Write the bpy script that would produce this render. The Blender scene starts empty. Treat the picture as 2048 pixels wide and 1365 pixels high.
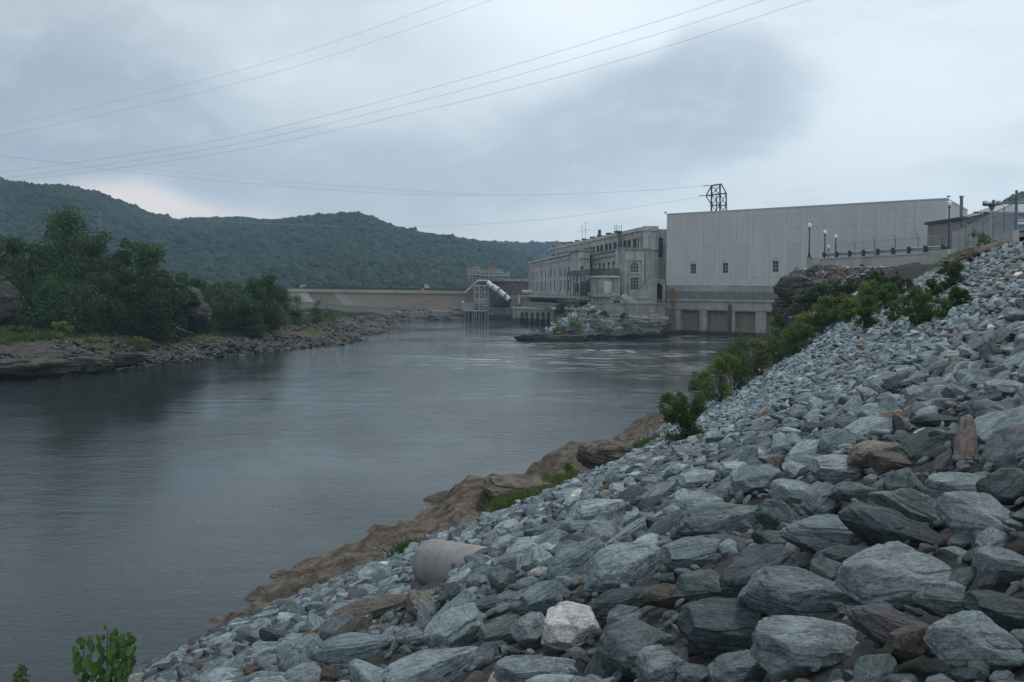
import bpy, math, random
import numpy as np
from mathutils import Vector, Matrix, Euler

random.seed(7)
RNG = np.random.default_rng(11)
SC = bpy.context.scene
COL = SC.collection

# ---------------------------------------------------------------- camera, sky, sun, exposure
EYE = 12.0            # metres above the river
FPX = 1600.0          # focal length in pixels of the 2048 px wide photograph
HOR = 586.0
ROLL = math.radians(0.7)
cam = bpy.data.cameras.new("camera")
cam.sensor_width = 36.0
cam.lens = 36.0 * FPX / 2048.0
cam.shift_y = -(1365 / 2 - HOR) / 2048.0
cam.clip_start = 0.1
cam.clip_end = 30000
camo = bpy.data.objects.new("camera", cam)
COL.objects.link(camo)
camo.matrix_world = Matrix.Translation((0, 0, EYE)) @ Matrix.Rotation(math.radians(90), 4, 'X') @ Matrix.Rotation(ROLL, 4, 'Z')
SC.camera = camo

SUN_EL, SUN_AZ = 58.0, 40.0      # elevation, and bearing clockwise from the view direction
W = bpy.data.worlds.new("World")
SC.world = W
W.use_nodes = True


class G:
    """small node-graph helper"""
    def __init__(s, tree):
        s.t = tree
        s.n = tree.nodes
        s.l = tree.links

    def node(s, typ, **kw):
        n = s.n.new(typ)
        for k, v in kw.items():
            if k == 'inp':
                for kk, vv in v.items():
                    s.set(n.inputs[kk], vv)
            else:
                setattr(n, k, v)
        return n

    def set(s, sock, v):
        if isinstance(v, bpy.types.NodeSocket):
            s.l.new(v, sock)
        elif isinstance(v, (tuple, list)) and len(v) == 3 and sock.type == 'RGBA':
            sock.default_value = (*v, 1)
        else:
            sock.default_value = v

    def math(s, op, a, b=None, c=None, clamp=False):
        n = s.node('ShaderNodeMath', operation=op, use_clamp=clamp)
        s.set(n.inputs[0], a)
        if b is not None: s.set(n.inputs[1], b)
        if c is not None: s.set(n.inputs[2], c)
        return n.outputs[0]

    def vmath(s, op, a, b=None):
        n = s.node('ShaderNodeVectorMath', operation=op)
        s.set(n.inputs[0], a)
        if b is not None: s.set(n.inputs[1], b)
        return n.outputs[1] if op in ('DOT_PRODUCT', 'LENGTH') else n.outputs[0]

    def mix(s, fac, a, b, blend='MIX'):
        n = s.node('ShaderNodeMix', data_type='RGBA', blend_type=blend)
        s.set(n.inputs[0], fac); s.set(n.inputs[6], a); s.set(n.inputs[7], b)
        return n.outputs[2]

    def noise(s, vec, scale=1.0, detail=4, rough=.55, dist=0.0):
        n = s.node('ShaderNodeTexNoise')
        if vec is not None: s.l.new(vec, n.inputs['Vector'])
        n.inputs['Scale'].default_value = scale
        n.inputs['Detail'].default_value = detail
        n.inputs['Roughness'].default_value = rough
        n.inputs['Distortion'].default_value = dist
        return n.outputs['Fac']

    def ss(s, v, lo, hi, a=0.0, b=1.0):
        n = s.node('ShaderNodeMapRange', interpolation_type='SMOOTHSTEP')
        s.set(n.inputs[0], v)
        for i, x in enumerate((lo, hi, a, b)): n.inputs[i + 1].default_value = x
        return n.outputs[0]

    def scale(s, vec, sc):
        n = s.node('ShaderNodeMapping')
        s.l.new(vec, n.inputs[0]); n.inputs['Scale'].default_value = sc
        return n.outputs[0]


def dirv(px, py):
    du, dv = (px - 1024) / FPX, (HOR - py) / FPX
    u = du * math.cos(ROLL) - dv * math.sin(ROLL)
    v = dv * math.cos(ROLL) + du * math.sin(ROLL)
    return Vector((u, 1.0, v))


g = G(W.node_tree)
g.n.clear()
tc = g.node('ShaderNodeTexCoord').outputs['Generated']
sky = g.node('ShaderNodeTexSky', sky_type='NISHITA', sun_disc=False)
sky.sun_elevation = math.radians(SUN_EL)
sky.sun_rotation = math.radians(SUN_AZ)
sep = g.node('ShaderNodeSeparateXYZ'); g.l.new(tc, sep.inputs[0])
# overcast deck: cloud masses laid out by compass direction in the sky itself
warp = g.node('ShaderNodeTexNoise'); g.l.new(tc, warp.inputs['Vector']); warp.inputs['Scale'].default_value = 3.0; warp.inputs['Detail'].default_value = 3
wv = g.vmath('ADD', tc, g.vmath('MULTIPLY', g.vmath('SUBTRACT', warp.outputs['Color'], (.5, .5, .5)), (.16, .16, .13)))
wn = g.vmath('NORMALIZE', wv)
flat = g.scale(wn, (1.0, 1.0, 2.6))
n1 = g.noise(flat, 2.4, 6, .5, .3)
n2 = g.noise(g.scale(wn, (1.0, 1.0, 3.2)), 6.0, 6, .55, .2)


def blob(px, py, rx, rz, soft=.15):
    """elliptical mass around the sky direction seen at that bearing"""
    d = dirv(px, py).normalized()
    q = g.vmath('MULTIPLY', g.vmath('SUBTRACT', wn, tuple(d)), (1 / rx, .6 / rx, 1 / rz))
    return g.ss(g.vmath('LENGTH', q), soft, 1.0, 1.0, 0.0)


n3 = g.noise(g.scale(wn, (1.0, 1.0, 2.0)), 14.0, 7, .6, .3)
east = g.ss(sep.outputs[0], -.55, .45)
c = g.mix(east, (.345, .378, .402), (.66, .69, .705))
c = g.mix(g.math('MULTIPLY', g.ss(n1, .42, .62), .55), c, (.68, .70, .71))
c = g.mix(g.math('MULTIPLY', g.ss(n2, .46, .68), .45), c, (.40, .435, .46))
c = g.mix(g.math('MULTIPLY', blob(1130, -30, .28, .15), .8), c, (.84, .86, .87))
c = g.mix(g.math('MULTIPLY', blob(720, 90, .32, .11, .3), .5), c, (.66, .70, .72))
c = g.mix(g.math('MULTIPLY', blob(1290, 230, .25, .085, .45), .75), c, (.345, .40, .435))
c = g.mix(g.math('MULTIPLY', blob(1450, 195, .13, .095, .62), .7), c, (.365, .415, .45))
c = g.mix(g.math('MULTIPLY', blob(860, 330, .44, .065, .3), .75), c, (.385, .42, .46))
c = g.mix(g.math('MULTIPLY', blob(1880, 180, .22, .18), .6), c, (.76, .79, .81))
c = g.mix(g.math('MULTIPLY', blob(120, 230, .32, .12, .3), .5), c, (.29, .34, .385))
c = g.mix(g.math('MULTIPLY', blob(300, 330, .25, .035, .3), .5), c, (.30, .335, .375))
c = g.mix(g.math('MULTIPLY', blob(640, 395, .30, .05), .6), c, (.39, .415, .455))
c = g.mix(g.math('MULTIPLY', blob(320, 440, .27, .040), .95), c, (.86, .70, .64))
c = g.mix(g.math('MULTIPLY', blob(600, 450, .19, .022), .6), c, (.60, .56, .57))
c = g.mix(g.math('MULTIPLY', g.ss(n3, .45, .72), .15), c, (.84, .85, .86))
c = g.mix(g.ss(sep.outputs[2], -.02, -.2), c, (.06, .07, .07))
# thin share of clear-sky light leaking through the deck
skyl = g.vmath('MULTIPLY', sky.outputs[0], (.06, .06, .06))
behind = g.math('MULTIPLY_ADD', g.ss(sep.outputs[1], .1, -.7), .55, 1.10)  # added brightness in the unseen rear sky, lights walls and rocks facing the camera
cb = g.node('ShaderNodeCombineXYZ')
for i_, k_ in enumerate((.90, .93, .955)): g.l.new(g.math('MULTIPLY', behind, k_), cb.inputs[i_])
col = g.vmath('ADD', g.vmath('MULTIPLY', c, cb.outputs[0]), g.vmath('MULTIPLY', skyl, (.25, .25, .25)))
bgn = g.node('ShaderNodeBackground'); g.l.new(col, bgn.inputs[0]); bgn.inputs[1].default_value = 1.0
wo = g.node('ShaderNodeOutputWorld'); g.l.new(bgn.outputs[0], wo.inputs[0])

sun = bpy.data.lights.new("sun", 'SUN')
sun.energy = 1.5
sun.angle = math.radians(15)
sun.color = (1.0, .97, .94)
suno = bpy.data.objects.new("sun", sun); COL.objects.link(suno)
el, az = math.radians(SUN_EL), math.radians(SUN_AZ)
suno.rotation_euler = Vector((math.sin(az) * math.cos(el), math.cos(az) * math.cos(el), math.sin(el))).to_track_quat('Z', 'Y').to_euler()
SC.view_settings.view_transform = 'Standard'
SC.view_settings.look = 'None'
SC.view_settings.exposure = 0.2
SC.view_settings.gamma = 1.0
SC.cycles.volume_bounces = 0
SC.cycles.max_bounces = 6
SC.cycles.transparent_max_bounces = 8


# ---------------------------------------------------------------- placing helpers
def at(px, py, d):
    r = dirv(px, py)
    return Vector((r.x * d, d, EYE + r.z * d))


def atz(px, py, z):
    r = dirv(px, py)
    d = (z - EYE) / r.z
    return Vector((r.x * d, d, z))


# ---------------------------------------------------------------- vectorised noise
def _h(i, j, k, s):
    n = (i * 374761393 + j * 668265263 + k * 2147483647 + s * 1274126177) & 0xffffffff
    n = ((n ^ (n >> 13)) * 1274126177) & 0xffffffff
    n = (n ^ (n >> 16)) & 0xffffffff
    return n.astype(np.float64) / 4294967295.0


def vnoise(P, seed=0):
    P = np.asarray(P, float)
    f = np.floor(P).astype(np.int64)
    t = P - f
    t = t * t * (3 - 2 * t)
    r = 0
    for a in (0, 1):
        for b in (0, 1):
            for c_ in (0, 1):
                w = (t[..., 0] if a else 1 - t[..., 0]) * (t[..., 1] if b else 1 - t[..., 1]) * (t[..., 2] if c_ else 1 - t[..., 2])
                r = r + w * _h(f[..., 0] + a, f[..., 1] + b, f[..., 2] + c_, seed)
    return r * 2 - 1


def fbm(P, seed=0, octv=4, gain=.5):
    P = np.asarray(P, float); r = 0; a = 1
    for o in range(octv):
        r = r + a * vnoise(P * (2.03 ** o) + 17.3 * o, seed + o)
        a *= gain
    return r


# ---------------------------------------------------------------- mesh helpers
def tag(o, label=None, cat=None, group=None, kind=None):
    if label: o['label'] = label
    if cat: o['category'] = cat
    if group: o['group'] = group
    if kind: o['kind'] = kind
    return o


def empty(name, loc, label, cat, group=None):
    o = bpy.data.objects.new(name, None)
    o.location = loc
    o.empty_display_size = .2
    COL.objects.link(o)
    bpy.context.view_layer.update()
    return tag(o, label, cat, group)


class MB:
    def __init__(s):
        s.v = []; s.f = []

    def add(s, vs, fs):
        b = len(s.v)
        s.v += [tuple(v) for v in vs]
        s.f += [tuple(i + b for i in f) for f in fs]
        return s

    def hexa(s, p):   # 8 points: bottom 4 ccw, top 4 ccw
        return s.add(p, [(3, 2, 1, 0), (4, 5, 6, 7), (0, 1, 5, 4), (1, 2, 6, 5), (2, 3, 7, 6), (3, 0, 4, 7)])

    def box(s, x0, x1, y0, y1, z0, z1):
        return s.hexa([(x0, y0, z0), (x1, y0, z0), (x1, y1, z0), (x0, y1, z0), (x0, y0, z1), (x1, y0, z1), (x1, y1, z1), (x0, y1, z1)])

    def tube(s, a, b, r, r2=None, n=6, cap=True):
        a, b = Vector(a), Vector(b)
        r2 = r if r2 is None else r2
        d = (b - a)
        if d.length < 1e-6: return s
        q = d.to_track_quat('Z', 'Y')
        vs = []
        for p, rr in ((a, r), (b, r2)):
            for i in range(n):
                t = 2 * math.pi * i / n
                vs.append(p + q @ Vector((math.cos(t) * rr, math.sin(t) * rr, 0)))
        fs = [(i, (i + 1) % n, n + (i + 1) % n, n + i) for i in range(n)]
        if cap: fs += [tuple(range(n - 1, -1, -1)), tuple(range(n, 2 * n))]
        return s.add(vs, fs)

    def path(s, pts, rs, n=6):
        for i in range(len(pts) - 1):
            s.tube(pts[i], pts[i + 1], rs[i], rs[i + 1], n)
        return s

    def lathe(s, base, prof, n=12):
        base = Vector(base); vs = []; fs = []
        for r, z in prof:
            for i in range(n):
                t = 2 * math.pi * i / n
                vs.append(base + Vector((math.cos(t) * r, math.sin(t) * r, z)))
        for k in range(len(prof) - 1):
            for i in range(n):
                fs.append((k * n + i, k * n + (i + 1) % n, (k + 1) * n + (i + 1) % n, (k + 1) * n + i))
        fs.append(tuple(range(n - 1, -1, -1)))
        fs.append(tuple((len(prof) - 1) * n + i for i in range(n)))
        return s.add(vs, fs)

    def build(s, name, mat, parent=None, smooth=False):
        me = bpy.data.meshes.new(name)
        vs = s.v
        if parent is not None:
            iv = world_inv(parent)
            vs = [iv @ Vector(v) for v in vs]
        me.from_pydata(vs, [], s.f)
        me.materials.append(mat)
        if smooth: me.polygons.foreach_set('use_smooth', [True] * len(me.polygons))
        me.update()
        o = bpy.data.objects.new(name, me)
        COL.objects.link(o)
        if parent is not None: o.parent = parent
        return o


def world_inv(p):
    m = p.matrix_basis.copy()
    q = p.parent
    while q is not None:
        m = q.matrix_basis @ m
        q = q.parent
    return m.inverted()


def np_mesh(name, V, F, mat, parent=None, smooth=False):
    """fast mesh from arrays, F is (n,3) or (n,4)"""
    V = np.asarray(V, np.float32); F = np.asarray(F, np.int32)
    if parent is not None:
        m = np.array(world_inv(parent), np.float32)
        V = V @ m[:3, :3].T + m[:3, 3]
    me = bpy.data.meshes.new(name)
    k = F.shape[1]
    me.vertices.add(len(V)); me.vertices.foreach_set('co', V.ravel())
    me.loops.add(F.size); me.loops.foreach_set('vertex_index', F.ravel())
    me.polygons.add(len(F)); me.polygons.foreach_set('loop_start', np.arange(0, F.size, k, dtype=np.int32))
    me.update(calc_edges=True)
    me.validate()
    if smooth: me.polygons.foreach_set('use_smooth', [True] * len(me.polygons))
    me.materials.append(mat)
    o = bpy.data.objects.new(name, me)
    COL.objects.link(o)
    if parent is not None: o.parent = parent
    return o


def grid_faces(nu, nv):
    i = np.arange(nu - 1)[:, None] * nv + np.arange(nv - 1)[None, :]
    return np.stack([i, i + nv, i + nv + 1, i + 1], -1).reshape(-1, 4)


# ---------------------------------------------------------------- materials
def new_mat(name):
    m = bpy.data.materials.new(name); m.use_nodes = True
    gg = G(m.node_tree)
    b = gg.n['Principled BSDF']
    return m, gg, b


def stone_mat(name, c1, c2, scale=1.0, rough=.85, bump=.3, c3=None, c3f=.5, stretch=(1, 1, 1), streak=0.0, bdist=.05, detail=6, wet=None, crack=False):
    """two-tone mottled surface with optional third tone patches, vertical streaks and a damp dark tide band"""
    m, gg, b = new_mat(name)
    geo = gg.node('ShaderNodeNewGeometry').outputs['Position']
    v = gg.scale(geo, stretch)
    n = gg.noise(v, scale, detail, .6)
    cc = gg.mix(gg.ss(n, .35, .65), c1, c2)
    if c3 is not None:
        cc = gg.mix(gg.math('MULTIPLY', gg.ss(gg.noise(v, scale * .37, 5, .6, .4), .52, .66), c3f), cc, c3)
    if streak:
        sv = gg.scale(geo, (1.3, 1.3, .09))
        st = gg.noise(sv, 1.0, 5, .65)
        cc = gg.mix(gg.math('MULTIPLY', gg.ss(st, .48, .68), streak), cc, tuple(x * .38 for x in c1))
        st2 = gg.noise(gg.scale(geo, (.5, .5, .3)), .3, 5, .65)
        cc = gg.mix(gg.math('MULTIPLY', gg.ss(st2, .5, .7), streak * .5), cc, tuple(x * .6 for x in c1))
    if crack:
        vo = gg.node('ShaderNodeTexVoronoi', feature='DISTANCE_TO_EDGE'); vo.inputs['Scale'].default_value = 1.1
        wp = gg.node('ShaderNodeTexNoise'); gg.l.new(geo, wp.inputs['Vector']); wp.inputs['Scale'].default_value = 2.0; wp.inputs['Detail'].default_value = 5
        gg.l.new(gg.vmath('ADD', gg.scale(geo, (.8, 1.4, 1.6)), gg.vmath('MULTIPLY', wp.outputs['Color'], (1.3, 1.3, 1.3))), vo.inputs['Vector'])
        ck = gg.ss(vo.outputs['Distance'], .0, .045, 1.0, 0.0)
        cc = gg.mix(gg.math('MULTIPLY', ck, .8), cc, (.02, .018, .015))
    if wet is not None:
        sx = gg.node('ShaderNodeSeparateXYZ'); gg.l.new(geo, sx.inputs[0])
        zz = gg.math('ADD', sx.outputs[2], gg.math('MULTIPLY', gg.noise(geo, .6, 3), wet * .5))
        cc = gg.mix(gg.ss(zz, wet * .9, wet * 1.35, .85, 0.0), cc, (.018, .02, .02))
    gg.l.new(cc, b.inputs['Base Color'])
    b.inputs['Roughness'].default_value = rough
    b.inputs['Specular IOR Level'].default_value = .3
    if bump:
        bn = gg.node('ShaderNodeBump'); bn.inputs['Strength'].default_value = bump; bn.inputs['Distance'].default_value = bdist
        gg.l.new(gg.noise(v, scale * 3.5, 6, .65), bn.inputs['Height']); gg.l.new(bn.outputs[0], b.inputs['Normal'])
    return m


def plain_mat(name, c, rough=.6, metal=0.0, var=.15, scale=2.0):
    m, gg, b = new_mat(name)
    geo = gg.node('ShaderNodeNewGeometry').outputs['Position']
    n = gg.noise(geo, scale, 4, .6)
    gg.l.new(gg.mix(gg.ss(n, .3, .7), tuple(x * (1 - var) for x in c), tuple(min(1, x * (1 + var)) for x in c)), b.inputs['Base Color'])
    b.inputs['Roughness'].default_value = rough
    b.inputs['Metallic'].default_value = metal
    return m


def leaf_mat(name, c1, c2, c3=None, scale=.8, vr=.45):
    m, gg, b = new_mat(name)
    geo = gg.node('ShaderNodeNewGeometry')
    n = gg.noise(geo.outputs['Position'], scale, 4, .65)
    oi = gg.node('ShaderNodeObjectInfo').outputs['Random']
    cc = gg.mix(gg.ss(n, .3, .7), c1, c2)
    cc = gg.mix(gg.math('MULTIPLY', geo.outputs['Random Per Island'], .45), cc, c3 or tuple(min(1, x * 1.9) for x in c2))
    hs = gg.node('ShaderNodeHueSaturation'); gg.l.new(cc, hs.inputs['Color'])
    gg.l.new(gg.math('MULTIPLY_ADD', oi, vr, 1 - vr * .5), hs.inputs['Value'])
    gg.l.new(gg.math('MULTIPLY_ADD', oi, .03, .485), hs.inputs['Hue'])
    gg.l.new(hs.outputs[0], b.inputs['Base Color'])
    b.inputs['Roughness'].default_value = .75
    b.inputs['Specular IOR Level'].default_value = .2
    tr = gg.node('ShaderNodeBsdfTranslucent'); gg.l.new(hs.outputs[0], tr.inputs[0])
    mx = gg.node('ShaderNodeMixShader'); mx.inputs[0].default_value = .25
    gg.l.new(b.outputs[0], mx.inputs[1]); gg.l.new(tr.outputs[0], mx.inputs[2])
    gg.l.new(mx.outputs[0], gg.n['Material Output'].inputs[0])
    return m


def riprap_mat():
    m, gg, b = new_mat('schist')
    tcn = gg.node('ShaderNodeTexCoord').outputs['Object']
    oi = gg.node('ShaderNodeObjectInfo').outputs['Random']
    off = gg.node('ShaderNodeCombineXYZ')
    gg.l.new(gg.math('MULTIPLY', oi, 37.0), off.inputs[0]); gg.l.new(gg.math('MULTIPLY', oi, 91.0), off.inputs[1]); gg.l.new(gg.math('MULTIPLY', oi, 53.0), off.inputs[2])
    p = gg.vmath('ADD', tcn, off.outputs[0])
    ta = gg.node('ShaderNodeAttribute', attribute_type='INSTANCER', attribute_name='tint')
    tint = ta.outputs['Color']
    lay = gg.scale(p, (.9, 3.6, 6.5))
    n_lay = gg.noise(lay, 1.6, 7, .68, .5)
    n_big = gg.noise(p, 1.5, 5, .6, .3)
    n_fin = gg.noise(gg.scale(p, (1.6, 8, 13)), 2.6, 6, .72)
    cc = gg.mix(gg.ss(n_lay, .36, .66), gg.mix(1.0, tint, (.40, .43, .44), 'MULTIPLY'), tint)
    cc = gg.mix(gg.math('MULTIPLY', gg.ss(n_big, .42, .7), .75), cc, gg.mix(1.0, tint, (1.28, 1.3, 1.32), 'MULTIPLY'))
    cc = gg.mix(gg.math('MULTIPLY', gg.ss(n_fin, .60, .72), .45), cc, gg.mix(1.0, tint, (1.9, 1.9, 1.9), 'MULTIPLY'))
    cc = gg.mix(gg.math('MULTIPLY', gg.ss(n_fin, .45, .30), .55), cc, gg.mix(1.0, tint, (.32, .36, .36), 'MULTIPLY'))
    n_sp = gg.noise(p, 11.0, 6, .75)
    cc = gg.mix(gg.math('MULTIPLY', gg.ss(n_sp, .50, .62), .42), cc, gg.mix(1.0, tint, (1.65, 1.65, 1.65), 'MULTIPLY'))
    cc = gg.mix(gg.math('MULTIPLY', gg.ss(n_sp, .46, .36), .5), cc, gg.mix(1.0, tint, (.34, .37, .37), 'MULTIPLY'))
    # rusty weathering and quartz veins on part of the stones
    n_r = gg.noise(p, .9, 5, .65, .6)
    cc = gg.mix(gg.math('MULTIPLY', gg.ss(n_r, .62, .72), .5), cc, (.15, .095, .06))
    n_q = gg.noise(gg.scale(p, (1.0, 1.4, 5.0)), 1.1, 4, .6, .8)
    cc = gg.mix(gg.math('MULTIPLY', gg.ss(n_q, .69, .74), .6), cc, (.48, .47, .47))
    gg.l.new(cc, b.inputs['Base Color'])
    b.inputs['Roughness'].default_value = .7
    b.inputs['Specular IOR Level'].default_value = .35
    bn = gg.node('ShaderNodeBump'); bn.inputs['Strength'].default_value = 1.0; bn.inputs['Distance'].default_value = .06
    hh = gg.math('ADD', gg.math('ADD', n_lay, gg.math('MULTIPLY', n_fin, .6)), gg.math('MULTIPLY', gg.noise(p, 9.0, 8, .75), .8))
    gg.l.new(hh, bn.inputs['Height']); gg.l.new(bn.outputs[0], b.inputs['Normal'])
    return m


M = {}
M['schist'] = riprap_mat()
M['conc_old'] = stone_mat('weathered_concrete', (.335, .335, .315), (.44, .44, .42), .25, .9, .2, c3=(.29, .28, .245), streak=.6)
M['conc_dark'] = stone_mat('stained_concrete', (.20, .20, .185), (.29, .29, .27), .4, .9, .2, c3=(.12, .115, .10), streak=.7, wet=2.0)
M['conc_base'] = stone_mat('tailrace_concrete', (.24, .24, .22), (.32, .315, .29), .3, .9, .2, c3=(.2, .165, .12), streak=.4, wet=1.6)
M['band'] = stone_mat('dark_band', (.13, .135, .14), (.16, .165, .165), .5, .85, .1, streak=.2)
M['gate'] = stone_mat('gate_panel', (.165, .145, .12), (.20, .175, .145), .4, .9, .1, streak=.35, wet=1.6)
M['white_wall'] = stone_mat('pale_wall', (.40, .40, .395), (.435, .435, .43), .06, .85, .05, streak=.16, stretch=(1, 1, .5))
M['white_panel'] = stone_mat('pale_panel', (.365, .365, .362), (.39, .39, .385), .08, .85, .05, streak=.05)
M['conc_new'] = stone_mat('grey_concrete', (.34, .34, .325), (.41, .41, .395), .5, .9, .15, streak=.25)
M['pipe'] = stone_mat('pipe_concrete', (.20, .192, .182), (.25, .242, .23), 3.0, .9, .25, bdist=.01, c3=(.15, .14, .125), c3f=.6)
M['dam'] = stone_mat('dam_concrete', (.20, .155, .125), (.26, .21, .17), .05, .9, .15, c3=(.15, .115, .09), streak=.35, stretch=(.4, .4, 2))
M['dam_new'] = stone_mat('dam_patch', (.27, .275, .27), (.33, .33, .32), .2, .9, .1, streak=.2)
M['dam_top'] = stone_mat('dam_crest', (.25, .22, .155), (.33, .30, .22), .1, .9, .1)
M['black'] = plain_mat('black_boards', (.015, .017, .02), .6)
M['steel'] = plain_mat('grey_steel', (.12, .13, .14), .55, .3)
M['steel_pale'] = plain_mat('pale_steel', (.34, .36, .37), .5, .2)
M['steel_dark'] = plain_mat('dark_steel', (.045, .052, .058), .6, .3)
M['galv'] = plain_mat('galvanised', (.30, .32, .34), .45, .5)
M['pipe_white'] = plain_mat('white_pipe', (.50, .52, .53), .5)
M['rust'] = plain_mat('rust', (.19, .10, .05), .9, 0, .3)
M['yellow'] = plain_mat('yellow_paint', (.36, .25, .07), .7)
M['orange'] = plain_mat('orange_rust', (.30, .15, .08), .8)
M['blue'] = plain_mat('blue_panel', (.035, .16, .30), .6)
M['tan'] = stone_mat('tan_siding', (.20, .185, .18), (.225, .21, .20), .3, .8, .1, streak=.12)
M['roof_dark'] = plain_mat('dark_roof', (.05, .055, .06), .8)
M['glass'], gg, b = new_mat('window_glass')
b.inputs['Base Color'].default_value = (.015, .022, .027, 1); b.inputs['Roughness'].default_value = .25; b.inputs['Specular IOR Level'].default_value = .3
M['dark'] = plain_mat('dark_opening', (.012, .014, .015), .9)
M['frame'] = plain_mat('window_frame', (.17, .20, .21), .6)
M['frame_dark'] = plain_mat('dark_frame', (.06, .07, .075), .6)
M['lamp_black'] = plain_mat('black_post', (.018, .022, .028), .5)
M['lamp_white'], gg, b = new_mat('lamp_glass')
b.inputs['Base Color'].default_value = (.66, .68, .70, 1); b.inputs['Roughness'].default_value = .3
M['wire'] = plain_mat('cable', (.24, .26, .28), .6)
M['bark'] = plain_mat('bark', (.05, .042, .035), .9, 0, .3)
M['leaf_dark'] = leaf_mat('leaf_dark', (.020, .040, .017), (.040, .074, .026))
M['leaf_mid'] = leaf_mat('leaf_mid', (.038, .072, .024), (.07, .12, .038))
M['leaf_light'] = leaf_mat('leaf_light', (.075, .13, .03), (.12, .19, .045), scale=1.5)
M['leaf_yellow'] = leaf_mat('leaf_yellow', (.10, .13, .03), (.16, .18, .045), scale=1.5)
M['leaf_grass'] = leaf_mat('leaf_grass', (.06, .09, .025), (.10, .13, .04), scale=2.5)
M['leaf_bush'] = leaf_mat('leaf_bush', (.032, .058, .02), (.065, .105, .032), scale=1.2)
M['leaf_stand'] = leaf_mat('leaf_stand', (.024, .046, .018), (.048, .085, .028))
M['leaf_brown'] = leaf_mat('leaf_brown', (.07, .075, .032), (.11, .10, .05), scale=1.5)
M['forest'] = leaf_mat('forest', (.007, .016, .015), (.014, .029, .022), scale=.03, vr=.9)
M['hill'] = stone_mat('hill_floor', (.008, .016, .014), (.013, .025, .019), .02, .95, 0)
M['bedrock'] = stone_mat('brown_bedrock', (.062, .050, .040), (.15, .125, .10), 1.3, .9, 1.0, c3=(.085, .05, .035), stretch=(1, 1, 2.2), bdist=.16, crack=True)
M['bank_l'] = stone_mat('shore_rock', (.028, .026, .022), (.085, .078, .068), 1.1, .9, .9, c3=(.045, .055, .025), c3f=.8, stretch=(.6, .6, 2), bdist=.35, wet=.35, crack=True)
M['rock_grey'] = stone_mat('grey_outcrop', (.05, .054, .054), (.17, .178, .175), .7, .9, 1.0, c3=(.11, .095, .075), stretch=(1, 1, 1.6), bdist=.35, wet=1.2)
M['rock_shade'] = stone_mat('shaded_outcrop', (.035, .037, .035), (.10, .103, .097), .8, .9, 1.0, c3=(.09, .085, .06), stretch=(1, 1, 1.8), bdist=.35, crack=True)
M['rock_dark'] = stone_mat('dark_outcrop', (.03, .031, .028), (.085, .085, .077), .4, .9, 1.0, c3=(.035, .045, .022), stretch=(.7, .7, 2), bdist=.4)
M['cliff'] = stone_mat('cliff_rock', (.04, .036, .032), (.17, .155, .14), .9, .9, 1.0, c3=(.16, .085, .05), c3f=.75, stretch=(.6, .6, 2.6), bdist=.4, crack=True)
M['road'] = stone_mat('asphalt', (.045, .045, .047), (.06, .06, .06), 2, .9, .1)

# ================================================================= terrain of the right bank
EDGE = np.array([(-62, -70), (-18, 7), (-8.5, 23), (-5, 29), (-.9, 35), (3.7, 43), (10.2, 57), (16.5, 70), (22.5, 82), (28.0, 92), (30.2, 100), (40, 120), (62, 158), (98, 214), (140, 260)], float)


def sdist(poly, X, Y):
    """signed distance to a polyline, positive on its right-hand side"""
    best = np.full(X.shape, 1e18); sg = np.ones(X.shape)
    for i in range(len(poly) - 1):
        ax, ay = poly[i]; bx, by = poly[i + 1]
        dx, dy = bx - ax, by - ay
        t = np.clip(((X - ax) * dx + (Y - ay) * dy) / (dx * dx + dy * dy), 0, 1)
        qx, qy = X - (ax + t * dx), Y - (ay + t * dy)
        d = qx * qx + qy * qy
        s_ = np.sign(qx * dy - qy * dx)
        m_ = d < best
        best = np.where(m_, d, best); sg = np.where(m_, s_, sg)
    return np.sqrt(best) * sg


MY = ([-80, 0, 15, 30, 45, 58, 70, 78, 85, 92, 100, 120, 160], [.43, .445, .46, .49, .55, .62, .66, .68, 1.0, 2.1, 3.2, 2.6, 2.0])


def bank_z(X, Y):
    s = sdist(EDGE, X, Y)
    m_ = np.interp(Y, *MY)
    z = 2 + m_ * np.maximum(s, 0)
    # upper slope a touch steeper, low toe flatter
    z = z + .018 * np.clip(s - 14, 0, 8) ** 2 * np.clip((Y - 5) / 30, 0, 1)
    P = np.stack([X, Y, np.zeros_like(X)], -1)
    rough = np.clip((Y - 80) / 12, 0, 1)
    z = z + .12 * fbm(P * .5, 3, 3)
    z = z + rough * (1.1 * fbm(P * .35, 8, 4)) * np.clip(s, 0, 1)
    z = z - .5 * np.exp(-(((X + 1.55) / 1.0) ** 2 + ((Y - 16.3) / 1.1) ** 2))      # hollow round the drain pipe
    z = np.minimum(z, 15.35 + .25 * fbm(P * .4, 5, 3))
    # bedrock below the stones
    zb = 2 + s * np.interp(Y, [0, 25, 33, 50, 56, 80], [.9, .62, .33, .30, .40, .55])
    zb = zb + .45 * fbm(P * .45, 21, 4) * np.clip(-s / 2, 0, 1)
    for (bx, by, br, bh) in ((-2.2, 43.0, 4.0, 1.2), (4.4, 52.5, 3.0, 1.6), (-7.5, 34, 3.0, .3), (11.6, 66, 3.0, 1.6)):
        zb = zb + bh * np.exp(-(((X - bx) ** 2 + (Y - by) ** 2) / br ** 2)) * np.clip(-s, 0, 1)
    return np.where(s < 0, np.maximum(zb, -3), z)


def ground(x, y):
    return float(bank_z(np.array([float(x)]), np.array([float(y)]))[0])


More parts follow.
